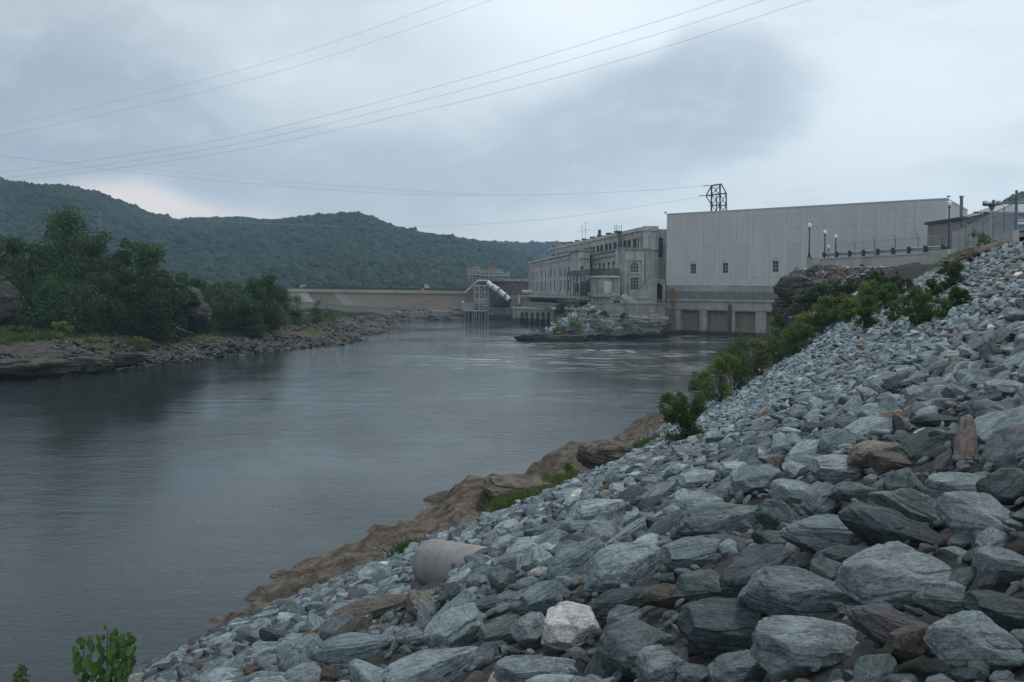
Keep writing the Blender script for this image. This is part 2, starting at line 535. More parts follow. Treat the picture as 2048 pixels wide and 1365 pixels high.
def hit(px, py, dmax=130.0):
    """where the line of sight meets the right bank"""
    r = dirv(px, py)
    d = np.concatenate([np.linspace(2.5, 30, 1100), np.linspace(30, dmax, 1200)])
    zz = EYE + r.z * d
    gz = bank_z(r.x * d, d)
    k = np.argmax(zz < gz)
    if not (zz < gz).any(): return None
    return Vector((r.x * d[k], d[k], gz[k]))


def bank_mesh():
    # stretched grid following the bank: fine near the camera
    ys = np.concatenate([np.arange(-6, 30, .22), np.arange(30, 110, .45), np.arange(110, 262, 2.0)])
    ex = np.interp(ys, EDGE[:, 1], EDGE[:, 0])
    ss_ = np.concatenate([np.linspace(-14, -8, 8), np.linspace(-7.6, 6, 58), np.linspace(6.4, 34, 80), np.linspace(35, 80, 20)])
    X = ex[:, None] + ss_[None, :] * 1.12
    Y = np.repeat(ys[:, None], len(ss_), 1)
    Z = bank_z(X, Y)
    s = sdist(EDGE, X, Y)
    P = np.stack([X, Y, Z], -1)
    # chunky joints in exposed rock
    amt = np.where(s < 0, .12, np.where(Y > 80, .35, .05))
    Z = Z + amt * (np.abs(vnoise(P * np.array([1.3, 1.0, 2.0]), 40)) * 2 - 1) * 1.2 + amt * .5 * vnoise(P * 3.1, 41)
    # stepped ledges on the brown bedrock
    Zt = Z + .22 * X - .08 * Y + .35 * fbm(P * .5, 46, 3)
    ql = np.round(Zt / .38) * .38 - Zt
    Z = Z + np.where(s < -.1, .5, 0) * ql
    st = np.where(s < -.2, .10, 0) * np.sin((X * .8 + Y * .5 + Z * 3) * 3.0)
    Z = Z + st
    Z = Z - .22 * np.clip(s, 0, 1) * (Y < 84)
    X2 = X + np.where(Y > 84, .6, 0) * vnoise(P * .9, 44)
    V = np.stack([X2, Y, Z], -1).reshape(-1, 3)
    F = grid_faces(len(ys), len(ss_))
    s_c = s.reshape(-1)[F[:, 0]]; y_c = V[F[:, 0], 1]
    o = np_mesh('riverbank', V, F, M['bedrock'], smooth=True)
    o.data.materials.append(M['cliff'])
    mi = np.where((y_c > 78) | (s_c > 6), 1, 0)
    o.data.polygons.foreach_set('material_index', mi.astype(np.int32))
    o['kind'] = 'structure'
    return o


bank_mesh()


# ================================================================= water
def water_mat():
    m, gg, b = new_mat('river_water')
    geo = gg.node('ShaderNodeNewGeometry').outputs['Position']
    b.inputs['Base Color'].default_value = (.018, .027, .031, 1)
    b.inputs['IOR'].default_value = 1.33
    b.inputs['Roughness'].default_value = .03
    sx = gg.node('ShaderNodeSeparateXYZ'); gg.l.new(geo, sx.inputs[0])
    curr = gg.ss(gg.noise(gg.scale(geo, (.03, .018, 1)), 1.0, 4, .6, .5), .35, .65)
    w1 = gg.noise(gg.scale(geo, (.55, 1.1, 1)), 1.2, 4, .6, .6)
    w2 = gg.noise(gg.scale(geo, (1.6, 3.2, 1)), 1.5, 4, .65, .4)
    w3 = gg.noise(gg.scale(geo, (.08, .2, 1)), 1.0, 3, .5, .8)
    h = gg.math('ADD', gg.math('MULTIPLY', w1, gg.math('MULTIPLY_ADD', curr, .055, .008)), gg.math('MULTIPLY', w2, gg.math('MULTIPLY_ADD', curr, .024, .009)))
    h = gg.math('ADD', h, gg.math('MULTIPLY', w3, .06))
    bn = gg.node('ShaderNodeBump'); bn.inputs['Strength'].default_value = 1.0; bn.inputs['Distance'].default_value = 1.0
    gg.l.new(h, bn.inputs['Height'])
    # thin foam drawn out by the current
    reach = gg.math('MULTIPLY', gg.ss(sx.outputs[1], 62, 150), gg.ss(sx.outputs[0], -32, 8))
    reach = gg.math('MULTIPLY', reach, gg.ss(sx.outputs[1], 330, 235))
    fo = gg.noise(gg.scale(geo, (.16, .66, 1)), .8, 7, .72, 1.6)
    fb = gg.ss(gg.noise(gg.scale(geo, (.02, .05, 1)), 1.0, 3, .5, .5), .40, .60)
    f1 = gg.math('MULTIPLY', gg.math('MULTIPLY', gg.ss(fo, .50, .66), fb), reach)
    fo2 = gg.noise(gg.scale(geo, (.8, 2.2, 1)), 1.3, 8, .78, 2.2)
    fb2 = gg.ss(gg.noise(gg.scale(geo, (.06, .09, 1)), 1.0, 4, .6, 1.0), .5, .64)
    f2 = gg.math('MULTIPLY', gg.math('MULTIPLY', gg.ss(fo2, .56, .70), fb2), .30)
    foam = gg.math('ADD', gg.math('MULTIPLY', f1, .8), f2, clamp=True)
    df = gg.node('ShaderNodeBsdfDiffuse'); df.inputs[0].default_value = (.52, .54, .55, 1)
    gg.l.new(bn.outputs[0], b.inputs['Normal'])
    mx = gg.node('ShaderNodeMixShader'); gg.l.new(foam, mx.inputs[0]); gg.l.new(b.outputs[0], mx.inputs[1]); gg.l.new(df.outputs[0], mx.inputs[2])
    gg.l.new(mx.outputs[0], gg.n['Material Output'].inputs[0])
    return m


o = MB().add([(-1900, -300, 0), (1900, -300, 0), (1900, 2100, 0), (-1900, 2100, 0)], [(0, 1, 2, 3)]).build('water', water_mat())
o['kind'] = 'structure'

# ================================================================= stones
ICO = {}


def ico(n):
    if n not in ICO:
        import bmesh
        bm = bmesh.new(); bmesh.ops.create_icosphere(bm, subdivisions=n, radius=1)
        bm.verts.ensure_lookup_table()
        V = np.array([v.co[:] for v in bm.verts]); F = np.array([[v.index for v in f.verts] for f in bm.faces])
        bm.free(); ICO[n] = (V, F)
    return ICO[n]


def rock_arrays(seed, sub=5, dims=(1, .7, .45), sharp=16, rough=1.0, nplanes=11, layer=1.0):
    r = np.random.default_rng(seed)
    V, F = ico(sub)
    N = []
    while len(N) < nplanes:          # spread the cleavage planes so that no spike is left open
        c_ = r.normal(size=3); c_[2] *= .55; c_ /= np.linalg.norm(c_)
        if all(c_ @ q_ < .74 for q_ in N) or r.random() < .01: N.append(c_)
    N = np.array(N)
    C_ = r.normal(size=(16, 3)); C_ /= np.linalg.norm(C_, axis=1)[:, None]        # knocked-off corners
    t_ = r.normal(0, .14, 2)
    N = np.vstack([N, C_, [[t_[0], t_[1], 1], [t_[0] * .5, -t_[1], -1]]]); N /= np.linalg.norm(N, axis=1)[:, None]
    D = np.concatenate([r.uniform(.66, .98, nplanes), r.uniform(.93, 1.1, 16), r.uniform(.66, .85, 2)])
    q = (V @ N.T) / D
    q = np.maximum(q, 1e-3)
    mx = q.max(1)
    inv = mx * ((q / mx[:, None]) ** sharp).sum(1) ** (1 / sharp)
    rad = 1 / inv
    lim = 1.35
    rad = np.where(rad > .95, .95 + (lim - .95) * (1 - np.exp(-(rad - .95) / (lim - .95))), rad)
    P = V * rad[:, None]
    # broken layers of the schist, chips and pits
    off = r.uniform(0, 50, 3)
    L = P * np.array([1.4, 3.5, 6.0]) + off
    P = P * (1 + rough * (.05 * fbm(P * 1.6 + off, seed, 4) + .018 * layer * vnoise(L, seed + 5) + .016 * fbm(P * np.array([4, 9, 12]) + off, seed + 7, 3) + .008 * vnoise(P * 22 + off, seed + 9)))[:, None]
    step = np.abs(vnoise(P * np.array([.9, .9, 4.0]) + off, seed + 11))
    P = P * (1 - rough * .045 * (step < .10))[:, None]
    P = P * np.array(dims)
    return P, F


SHAPES = []
DIMS = [(1, .58, .36), (1, .70, .44), (1, .46, .28), (1, .78, .55), (1, .64, .24), (1, .42, .34), (1, .80, .36), (1, .56, .46), (1, .66, .30), (1, .50, .22), (1, .85, .6), (1, .62, .38)]
for k, dm in enumerate(DIMS):
    P, F = rock_arrays(100 + k, 6, dm, sharp=(110 if k % 3 else 50), rough=1.0)
    me_o = np_mesh('boulder_shape', P, F, M['schist'], smooth=True)
    me = me_o.data
    bpy.data.objects.remove(me_o)
    SHAPES.append((me, dm))
EASY = []      # lighter meshes for far stones
for k, dm in enumerate(DIMS[:8]):
    P, F = rock_arrays(200 + k, 3, dm, sharp=50, rough=1.1)
    me_o = np_mesh('rubble_shape', P, F, M['schist'], smooth=True)
    me = me_o.data
    bpy.data.objects.remove(me_o)
    EASY.append((me, dm))

TINTS = {'grey': (.235, .292, .320), 'light': (.355, .425, .450), 'dark': (.098, .134, .146), 'green': (.170, .222, .226), 'brown': (.165, .145, .126),
         'rust': (.23, .16, .11), 'white': (.80, .78, .77), 'tan': (.29, .26, .22), 'purple': (.17, .162, .168), 'pink': (.32, .25, .22)}


def rot_from(ang, tilt=.5, spin=0.0):
    """orientation of a slab whose long axis runs at an image angle; face tipped towards the river"""
    a = math.radians(ang)
    R = Vector((1, 0, 0)); U = Vector((0, tilt, 1 - tilt * .35)).normalized()
    X = (math.cos(a) * R + math.sin(a) * U).normalized()
    Z0 = Vector((-.25, -.42, .87)).normalized()
    Y = Z0.cross(X).normalized(); Z = X.cross(Y).normalized()
    m = Matrix((X, Y, Z)).transposed()
    return (m @ Matrix.Rotation(spin, 3, 'X'))


# hand-placed boulders read off the photograph: px, py, width, height, angle, tint, label, shape
HERO = [
    (1144, 1256, 122, 92, -8, 'white', 'chalk-white quartz boulder, brightest stone on the slope', 3),
    (1440, 1254, 190, 110, 3, 'dark', 'broad dark grey boulder with a rounded top, behind the rounded cobbles at the bottom', 1),
    (1612, 1190, 215, 100, -6, 'grey', 'long humped blue-grey boulder just above the little upright stone', 0),
    (1800, 1155, 215, 120, 8, 'light', 'widest smooth pale blue-grey slab, its face turned up', 6),
    (1610, 1292, 235, 110, 0, 'light', 'flat-topped layered slab behind the patch of small stones at the bottom', 4),
    (1962, 1292, 170, 105, 0, 'light', 'boulder with a chalky white crust along its top', 6),
    (1795, 1262, 160, 70, -18, 'purple', 'purplish brown-grey slab sloping down beside the rust-stained upright', 8),
    (1852, 1025, 195, 70, -28, 'green', 'upper of two long parallel dark slabs that point down to the right', 5),
    (1790, 1062, 190, 75, -22, 'dark', 'lower of two long parallel dark slabs that point down to the right', 2),
    (1445, 1040, 180, 72, 10, 'green', 'long low greenish grey boulder overhanging a dark gap', 0),
    (1690, 1075, 215, 80, -3, 'grey', 'wide lumpy grey boulder with a pale face resting on darker ones', 8),
    (1700, 1118, 130, 44, 4, 'dark', 'black undercut slab below the wide lumpy boulder', 2),
    (1925, 975, 160, 58, 0, 'light', 'flat pale bench-like slab in front of the standing stone', 4),
    (1965, 1035, 150, 92, -14, 'light', 'big pale blue boulder right of the two parallel dark slabs', 6),
    (2024, 968, 62, 100, 88, 'green', 'tall grey-green stone standing on end', 7),
    (1672, 935, 122, 58, 3, 'light', 'smooth oval blue-grey boulder like a loaf', 1),
    (1812, 970, 74, 66, 60, 'green', 'round-headed grey-green stone standing beside the bench-like slab', 10),
    (1520, 958, 120, 60, 8, 'grey', 'domed grey boulder on the left of the loaf-shaped one', 3),
    (1755, 905, 105, 50, 12, 'tan', 'tan and cream stained boulder with a dark scar', 0),
    (1785, 925, 88, 48, -12, 'brown', 'wet-looking brown boulder below the tan and cream one', 7),
    (1875, 843, 92, 30, -2, 'dark', 'blackish slab lying flat high on the slope', 2),
    (2018, 778, 90, 46, -6, 'light', 'pale squared block high on the slope at its right side', 3),
    (1525, 1150, 150, 110, 30, 'dark', 'leaning black-green boulder with a curved edge', 7),
    (1660, 1150, 74, 62, 20, 'green', 'small pointed grey-green stone in front of the black undercut slab', 10),
    (1590, 1212, 62, 52, 80, 'grey', 'little upright grey stone with vertical grain', 5),
    (1830, 1290, 60, 100, -62, 'brown', 'rust-veined ochre stone standing on edge', 5),
    (1275, 1300, 165, 100, 8, 'green', 'large round-backed olive-grey boulder', 10),
    (1322, 1338, 105, 70, 0, 'light', 'rounded pale cobble at the bottom, right of the olive-grey boulder', 10),
    (1480, 1345, 130, 62, 14, 'grey', 'rounded ridge-backed cobble at the bottom below the broad dark boulder', 3),
    (1065, 1345, 180, 60, 2, 'light', 'pale flat boulder cut off by the bottom edge, left of the cobbles', 4),
    (735, 1224, 165, 46, 14, 'brown', 'long dark brown boulder in front of the concrete pipe', 2),
    (905, 1262, 135, 78, 34, 'light', 'long light blue-grey slab rising to the right, left of the white boulder', 4),
    (855, 1340, 200, 70, 18, 'light', 'long pale blue boulder at the bottom below the rising slab', 0),
    (622, 1278, 70, 28, 22, 'rust', 'orange-rust wedge of stone among pale ones', 5),
    (842, 1212, 66, 48, -40, 'tan', 'cracked orange-cream stone at the foot of the pipe', 7),
    (1082, 1198, 98, 62, 30, 'grey', 'steeply tilted grey boulder right of the pipe', 1),
    (998, 1268, 100, 58, 24, 'green', 'oval grey-green boulder between rising slab and white boulder', 1),
    (1060, 1262, 66, 70, -50, 'light', 'pale pointed stone touching the white boulder', 3),
    (905, 1190, 50, 50, 50, 'dark', 'dark pointed boulder leaning against the front of the pipe', 7),
    (955, 1166, 48, 30, -4, 'grey', 'small grey block wedged on the side of the pipe', 3),
    (1006, 1160, 60, 50, 20, 'green', 'grey stone burying the far end of the pipe', 10),
    (600, 1310, 90, 80, 45, 'grey', 'pointed grey boulder in front of the rust wedge', 0),
    (710, 1300, 165, 60, 6, 'grey', 'long ribbed grey boulder running under the brown one', 8),
    (500, 1345, 36, 24, 10, 'rust', 'round rusty orange pebble at the bottom', 10),
    (662, 1352, 40, 34, 55, 'brown', 'brown upright pebble at the bottom edge', 10),
    (405, 1332, 60, 24, 6, 'purple', 'dark plum-coloured flat pebble', 6),
    (1245, 1205, 130, 48, 14, 'dark', 'black flat boulder behind the white one', 8),
    (1250, 1130, 150, 85, 20, 'light', 'large striped pale boulder in the middle of the slope', 0),
    (1160, 1120, 130, 70, 26, 'grey', 'sloping grey boulder below the striped pale one', 8),
    (1380, 1110, 140, 70, 12, 'grey', 'oval striped boulder left of the leaning black-green one', 1),
    (1415, 1175, 110, 58, 0, 'green', 'low domed boulder behind the broad dark one', 6),
    (1340, 1195, 110, 44, 2, 'brown', 'narrow reddish brown boulder tucked under grey ones', 2),
    (2000, 1225, 140, 80, -6, 'dark', 'dark mossy boulder behind the white-crusted one', 1),
    (1905, 1215, 120, 54, -6, 'green', 'flat olive-grey boulder left of the dark mossy one', 8),
    (2010, 1130, 120, 60, -8, 'light', 'flat pale boulder at the right edge above the olive one', 4),
    (1200, 1020, 100, 50, 16, 'light', 'pale boulder on the slope above the striped one', 0),
    (1560, 1030, 60, 80, 70, 'green', 'thin grey-green stone on edge beside the overhanging boulder', 5),
    (1395, 960, 90, 42, 12, 'light', 'pale boulder at the change from large to small stones', 1),
    (2035, 630, 60, 26, 8, 'grey', 'grey boulder high on the right below the blue container', 1),
    (1715, 985, 90, 40, 0, 'green', 'low mossy grey stone below the loaf-shaped boulder', 0),
    (1650, 1000, 90, 66, 40, 'grey', 'blocky grey stone standing left of the round-headed one', 3),
    (1590, 985, 110, 50, -8, 'light', 'pale flat boulder below the domed one', 4),
]
taken = []          # (px, py, radius in px) of hand placed stones, so that the fill keeps off them
PIPE_A = at(866, 1127, 17.0); PIPE_R = .50; PIPE_B = PIPE_A + Vector((1.22, -2.1, .50))


def put_rock(shape, loc, R, sx, sy, sz, tint, label, group):
    me, dm = shape
    o = bpy.data.objects.new('boulder', me)
    COL.objects.link(o)
    o.matrix_world = Matrix.Translation(loc) @ R.to_4x4() @ Matrix.Diagonal((sx, sy, sz, 1))
    o['tint'] = list(tint)
    return tag(o, label, 'boulder', group)


GRP = 'riprap boulders on the slope'
heroes = []
for (px, py, w, h, ang, tn, lab, sh) in HERO:
    p = hit(px, min(py + h * .32, 1420))
    if p is None: continue
    d = p.y
    me, dm = SHAPES[sh]
    wm = w / FPX * d * .97; hm = h / FPX * d * .95
    sx = wm / 2 / .9
    sy = max(hm * .62, wm * .20) / dm[1]
    sz = max(hm * .55, wm * .16) / dm[2]
    R = rot_from(ang, .5, random.uniform(-.15, .15))
    loc = p + Vector((0, .05, hm * .22))
    tv = [c_ * random.uniform(.98, 1.02) for c_ in TINTS[tn]]
    heroes.append(put_rock(SHAPES[sh], loc, R, sx, sy, sz, tv, lab, GRP))
    taken.append((px, py, w * .42, h * .42, d))


def scatter(name, pts, rots, scls, tints, idx, sources, kind='stuff', label=None, cat=None):
    me = bpy.data.meshes.new(name)
    me.vertices.add(len(pts)); me.vertices.foreach_set('co', np.asarray(pts, np.float32).ravel())
    for nm, typ, arr in (('rot', 'FLOAT_VECTOR', rots), ('scl', 'FLOAT_VECTOR', scls), ('tint', 'FLOAT_COLOR', tints), ('pick', 'INT', idx)):
        a = me.attributes.new(nm, typ, 'POINT')
        if typ == 'INT': a.data.foreach_set('value', np.asarray(arr, np.int32))
        elif typ == 'FLOAT_COLOR': a.data.foreach_set('color', np.concatenate([np.asarray(arr, np.float32), np.ones((len(pts), 1), np.float32)], 1).ravel())
        else: a.data.foreach_set('vector', np.asarray(arr, np.float32).ravel())
    o = bpy.data.objects.new(name, me); COL.objects.link(o)
    t = bpy.data.node_groups.new(name + '_scatter', 'GeometryNodeTree')
    t.interface.new_socket('Geometry', in_out='INPUT', socket_type='NodeSocketGeometry')
    t.interface.new_socket('Geometry', in_out='OUTPUT', socket_type='NodeSocketGeometry')
    gi = t.nodes.new('NodeGroupInput'); go = t.nodes.new('NodeGroupOutput')
    jo = t.nodes.new('GeometryNodeJoinGeometry')
    for so in sources:
        oi = t.nodes.new('GeometryNodeObjectInfo'); oi.inputs['Object'].default_value = so; oi.transform_space = 'ORIGINAL'
        g2 = t.nodes.new('GeometryNodeGeometryToInstance')
        t.links.new(oi.outputs['Geometry'], g2.inputs[0]); t.links.new(g2.outputs[0], jo.inputs[0])
    ip = t.nodes.new('GeometryNodeInstanceOnPoints')
    t.links.new(gi.outputs[0], ip.inputs['Points']); t.links.new(jo.outputs[0], ip.inputs['Instance'])
    ip.inputs['Pick Instance'].default_value = True

    def na(nm, typ):
        n = t.nodes.new('GeometryNodeInputNamedAttribute'); n.data_type = typ; n.inputs[0].default_value = nm
        return n.outputs[0]
    t.links.new(na('pick', 'INT'), ip.inputs['Instance Index'])
    t.links.new(na('rot', 'FLOAT_VECTOR'), ip.inputs['Rotation'])
    t.links.new(na('scl', 'FLOAT_VECTOR'), ip.inputs['Scale'])
    t.links.new(ip.outputs[0], go.inputs[0])
    mo = o.modifiers.new('scatter', 'NODES'); mo.node_group = t
    o['kind'] = kind
    if label: o['label'] = label
    if cat: o['category'] = cat
    return o


def src_object(me):
    """a mesh holder the scatter draws from, never placed in the scene"""
    return bpy.data.objects.new('stone_source', me)


# --- fill: random stones over the slope
def proj(P):
    x, y, z = P[:, 0], P[:, 1], P[:, 2] - EYE
    u, v = x / y, z / y
    du = u * math.cos(ROLL) + v * math.sin(ROLL); dv = v * math.cos(ROLL) - u * math.sin(ROLL)
    return 1024 + du * FPX, HOR - dv * FPX


def tint_pick(n, brown=.10):
    names = ['grey', 'light', 'dark', 'green', 'brown', 'rust', 'white', 'tan', 'purple', 'pink']
    pr = np.array([.36, .30, .13, .09, .5 * brown, .14 * brown, .06 * brown, .2 * brown, .3 * brown, .1 * brown]); pr = pr / pr.sum()
    k = RNG.choice(len(names), n, p=pr)
    T = np.array([TINTS[nm] for nm in names])[k]
    return T * RNG.uniform(.66, 1.32, (n, 1)), k


def slope_points(y0, y1, dens, smin=-1, smax=36):
    pts = []
    smax = 30
    n = int(dens * (y1 - y0) * (smax - smin) * 1.1)
    Y = RNG.uniform(y0, y1, n)
    X = np.interp(Y, EDGE[:, 1], EDGE[:, 0]) + RNG.uniform(smin, smax, n) * 1.15
    s = sdist(EDGE, X, Y)
    Z = bank_z(X, Y)
    P = np.stack([X, Y, Z], 1)
    ok = (s > -.1 + .9 * vnoise(P * np.array([.5, .5, 0]) + 3, 60)) & (Z < 15.25)
    px, py = proj(P)
    ok &= (px > -500) & (px < 3600) & (py < 2600)
    return P[ok], s[ok]


layers = []
# (y0, y1, density per m2, size range of the half length)
for (y0, y1, dens, a, bsz) in ((2.2, 14, 18, .10, .30), (2.2, 14, 150, .03, .09), (14, 34, 13, .11, .25), (14, 34, 22, .06, .14),
                               (34, 62, 16.0, .12, .26), (62, 82, 15.0, .13, .27), (82, 97, 9.0, .12, .26)):
    P, s = slope_points(y0, y1, dens)
    r = a + (bsz - a) * RNG.random(len(P)) ** 1.7
    layers.append((P, r, s))
P = np.concatenate([l[0] for l in layers]); Rr = np.concatenate([l[1] for l in layers]); Rr = np.minimum(Rr, .04 + .036 * P[:, 1]); S = np.concatenate([l[2] for l in layers])
# dart throwing, big stones first: keeps them from piling into each other
order = np.argsort(-Rr)
cell = {}
keep = []
for k in order:
    x, y = P[k, 0], P[k, 1]; r = Rr[k]
    ci, cj = int(math.floor(x / .7)), int(math.floor(y / .7))
    ok = True
    for i in (ci - 1, ci, ci + 1):
        for j in (cj - 1, cj, cj + 1):
            for (qx, qy, qr) in cell.get((i, j), ()):
                if (x - qx) ** 2 + (y - qy) ** 2 < (.56 * (r + qr)) ** 2: ok = False; break
            if not ok: break
        if not ok: break
    if ok:
        cell.setdefault((ci, cj), []).append((x, y, r)); keep.append(k)
keep = np.array(keep)
P, Rr, S = P[keep], Rr[keep], S[keep]
# keep off the hand-placed stones and the pipe
px, py = proj(P)
ok = np.ones(len(P), bool)
for (hx, hy, hw, hh, hd) in taken:
    rp = Rr / P[:, 1] * FPX
    near = ((px - hx) / (hw + rp * .75)) ** 2 + ((py - hy) / (hh + rp * .45)) ** 2 < 1.0
    ok &= ~(near & (Rr > .06) & (P[:, 1] < hd + 1.2) & (P[:, 1] > hd - 4))
pa, pb = np.array(PIPE_A), np.array(PIPE_B); ab = pb - pa
tt = np.clip(((P - pa) @ ab) / (ab @ ab), 0, 1)
pipe_zone = (np.linalg.norm(P - (pa + tt[:, None] * ab), axis=1) < PIPE_R + Rr * .75) & (tt < .8)
rp = Rr / P[:, 1] * FPX
pipe_zone |= (px > 808) & (px < 905) & (py - rp * .9 < 1176) & (P[:, 1] < PIPE_A.y + .4) & (Rr > .04) & (P[:, 1] > 10)
ok &= ~pipe_zone
# planted gully and bare soil below the wall
gx = P[:, 0]; gy = P[:, 1]
gully = ((gy > 66) & (S > 5) & (vnoise(P * np.array([.16, .16, 0]) + 9, 77) > .15)) | ((gy > 82) & (P[:, 2] < 9.5) & (vnoise(P * np.array([.3, .3, 0]) + 5, 78) > -.3))
ok &= ~gully
P, Rr, S, px, py = P[ok], Rr[ok], S[ok], px[ok], py[ok]
n = len(P)
T, tk = tint_pick(n, .04)
patch = vnoise(P * np.array([.35, .35, 0]) + 31, 88)
T = np.where((patch > .62)[:, None] & (P[:, 1] > 30)[:, None] & (RNG.random(n) < .4)[:, None], np.array(TINTS['tan']) * .85, T)
pick = RNG.integers(0, 12, n)
ang = RNG.normal(18, 26, n)
rots = np.zeros((n, 3)); mats = []
for k in range(n):
    R = rot_from(float(ang[k]), .5, random.uniform(-.5, .5))
    e = R.to_euler(); rots[k] = e[:]
scl = np.stack([Rr * RNG.uniform(.95, 1.5, n), Rr * RNG.uniform(.85, 1.3, n), Rr * RNG.uniform(.9, 1.5, n)], 1)
Pz = P.copy(); Pz[:, 2] += Rr * .12
size_px = Rr * 2 / P[:, 1] * FPX
vis = (px > 0) & (px < 2048) & (py < 1365) & (py > 480)
score = np.where(vis, size_px, 0)
top = np.argsort(-score)[:max(0, 300 - len(heroes))]
tnames = ['blue-grey', 'pale blue-grey', 'dark grey', 'grey-green', 'brown', 'rusty orange', 'whitish', 'tan', 'purplish grey', 'pinkish']
for k in top:
    z = 'in the front rows' if P[k, 1] < 7 else ('behind the foremost stones' if P[k, 1] < 12 else 'on mid slope')
    where = 'toward the river' if px[k] < 1000 else ('below the fenced wall' if px[k] > 1550 else 'between white boulder and bushes')
    put_rock(SHAPES[int(pick[k])], Vector(Pz[k]), Euler(rots[k]).to_matrix(), *scl[k], T[k], f'{tnames[tk[k]]} stone {z}, {where}', GRP)
rest = np.ones(n, bool); rest[top] = False
src_hi = [src_object(me) for me, _ in SHAPES]
src_lo = [src_object(me) for me, _ in EASY]
nearm = rest & (P[:, 1] < 16)
farm = rest & ~(P[:, 1] < 16)
scatter('riprap', np.concatenate([Pz[nearm], Pz[farm]]), np.concatenate([rots[nearm], rots[farm]]), np.concatenate([scl[nearm], scl[farm]]),
        np.concatenate([T[nearm], T[farm]]), np.concatenate([pick[nearm] % 12, 12 + pick[farm] % 8]), src_hi + src_lo,
        label='blue-grey broken stone covering the slope behind and between the larger boulders', cat='riprap')
print('stones', n, 'individual', len(top) + len(heroes))


# the sheet of grit that the riprap lies on, darkened as shade in the gaps
def bedding():
    ys = np.concatenate([np.arange(2, 30, .15), np.arange(30, 83, .4)])
    ex = np.interp(ys, EDGE[:, 1], EDGE[:, 0])
    ss_ = np.linspace(.2, 36, 150)
    X = ex[:, None] + ss_[None, :] * 1.12; Y = np.repeat(ys[:, None], len(ss_), 1)
    Z = bank_z(X, Y)
    Q = np.stack([X, Y, Z], -1)
    Z = Z - .06 + .05 * vnoise(Q * 5, 5) + .03 * vnoise(Q * 13, 6)
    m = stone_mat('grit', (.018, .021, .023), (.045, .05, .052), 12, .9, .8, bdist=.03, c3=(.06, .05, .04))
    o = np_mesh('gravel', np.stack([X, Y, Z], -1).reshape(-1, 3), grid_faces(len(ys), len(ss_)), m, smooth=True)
    o['kind'] = 'stuff'; o['label'] = 'grit in the gaps between the riprap stones, toned dark as shade'; o['category'] = 'gravel'


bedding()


# ================================================================= concrete pipe
def make_pipe():
    Rp = PIPE_R
    A = PIPE_A; B = PIPE_B
    ax = (B - A).normalized()
    q = ax.to_track_quat('Z', 'Y')
    root = empty('concrete_pipe', A, 'short grey concrete drain pipe lying half buried in the riprap near the water', 'pipe')
    n = 48; vs = []; fs = []
    L = (B - A).length
    prof = [(Rp - .09, .01), (Rp - .02, 0), (Rp, .03), (Rp, L * .5), (Rp, L), (Rp - .09, L), (Rp - .09, .01)]
    for r, z in prof:
        for i in range(n):
            t = 2 * math.pi * i / n
            vs.append(A + q @ Vector((math.cos(t) * r, math.sin(t) * r, z)))
    for k in range(len(prof) - 1):
        for i in range(n):
            fs.append((k * n + i, k * n + (i + 1) % n, (k + 1) * n + (i + 1) % n, (k + 1) * n + i))
    b_ = MB().add(vs, fs).build('barrel', M['pipe'], root, smooth=True)
    md = b_.modifiers.new('edges', 'EDGE_SPLIT'); md.split_angle = math.radians(40)


make_pipe()


# ================================================================= foliage
def leaves_on(centres, radii, n, size, seed, flat=.8, drop=.0):
    """n small leaf sprays spread through the outer shells of clumps"""
    r = np.random.default_rng(seed)
    centres = np.asarray(centres, float); radii = np.asarray(radii, float)
    w = radii ** 2; k = r.choice(len(centres), n, p=w / w.sum())
    d = r.normal(size=(n, 3)); d /= np.linalg.norm(d, axis=1)[:, None]
    rr = radii[k] * (r.random(n) ** .35) * (1 + .22 * r.normal(size=n))
    d[:, 2] *= flat
    C = centres[k] + d * rr[:, None]
    a = r.normal(size=(n, 3)); a /= np.linalg.norm(a, axis=1)[:, None]
    b_ = np.cross(a, r.normal(size=(n, 3))); b_ /= np.linalg.norm(b_, axis=1)[:, None]
    s = size * r.uniform(.5, 1.35, n)[:, None]
    V = np.stack([C - a * s, C + b_ * s * .45, C + a * s, C - b_ * s * .45], 1).reshape(-1, 3)
    F = np.arange(4 * n).reshape(-1, 4)
    return V, F


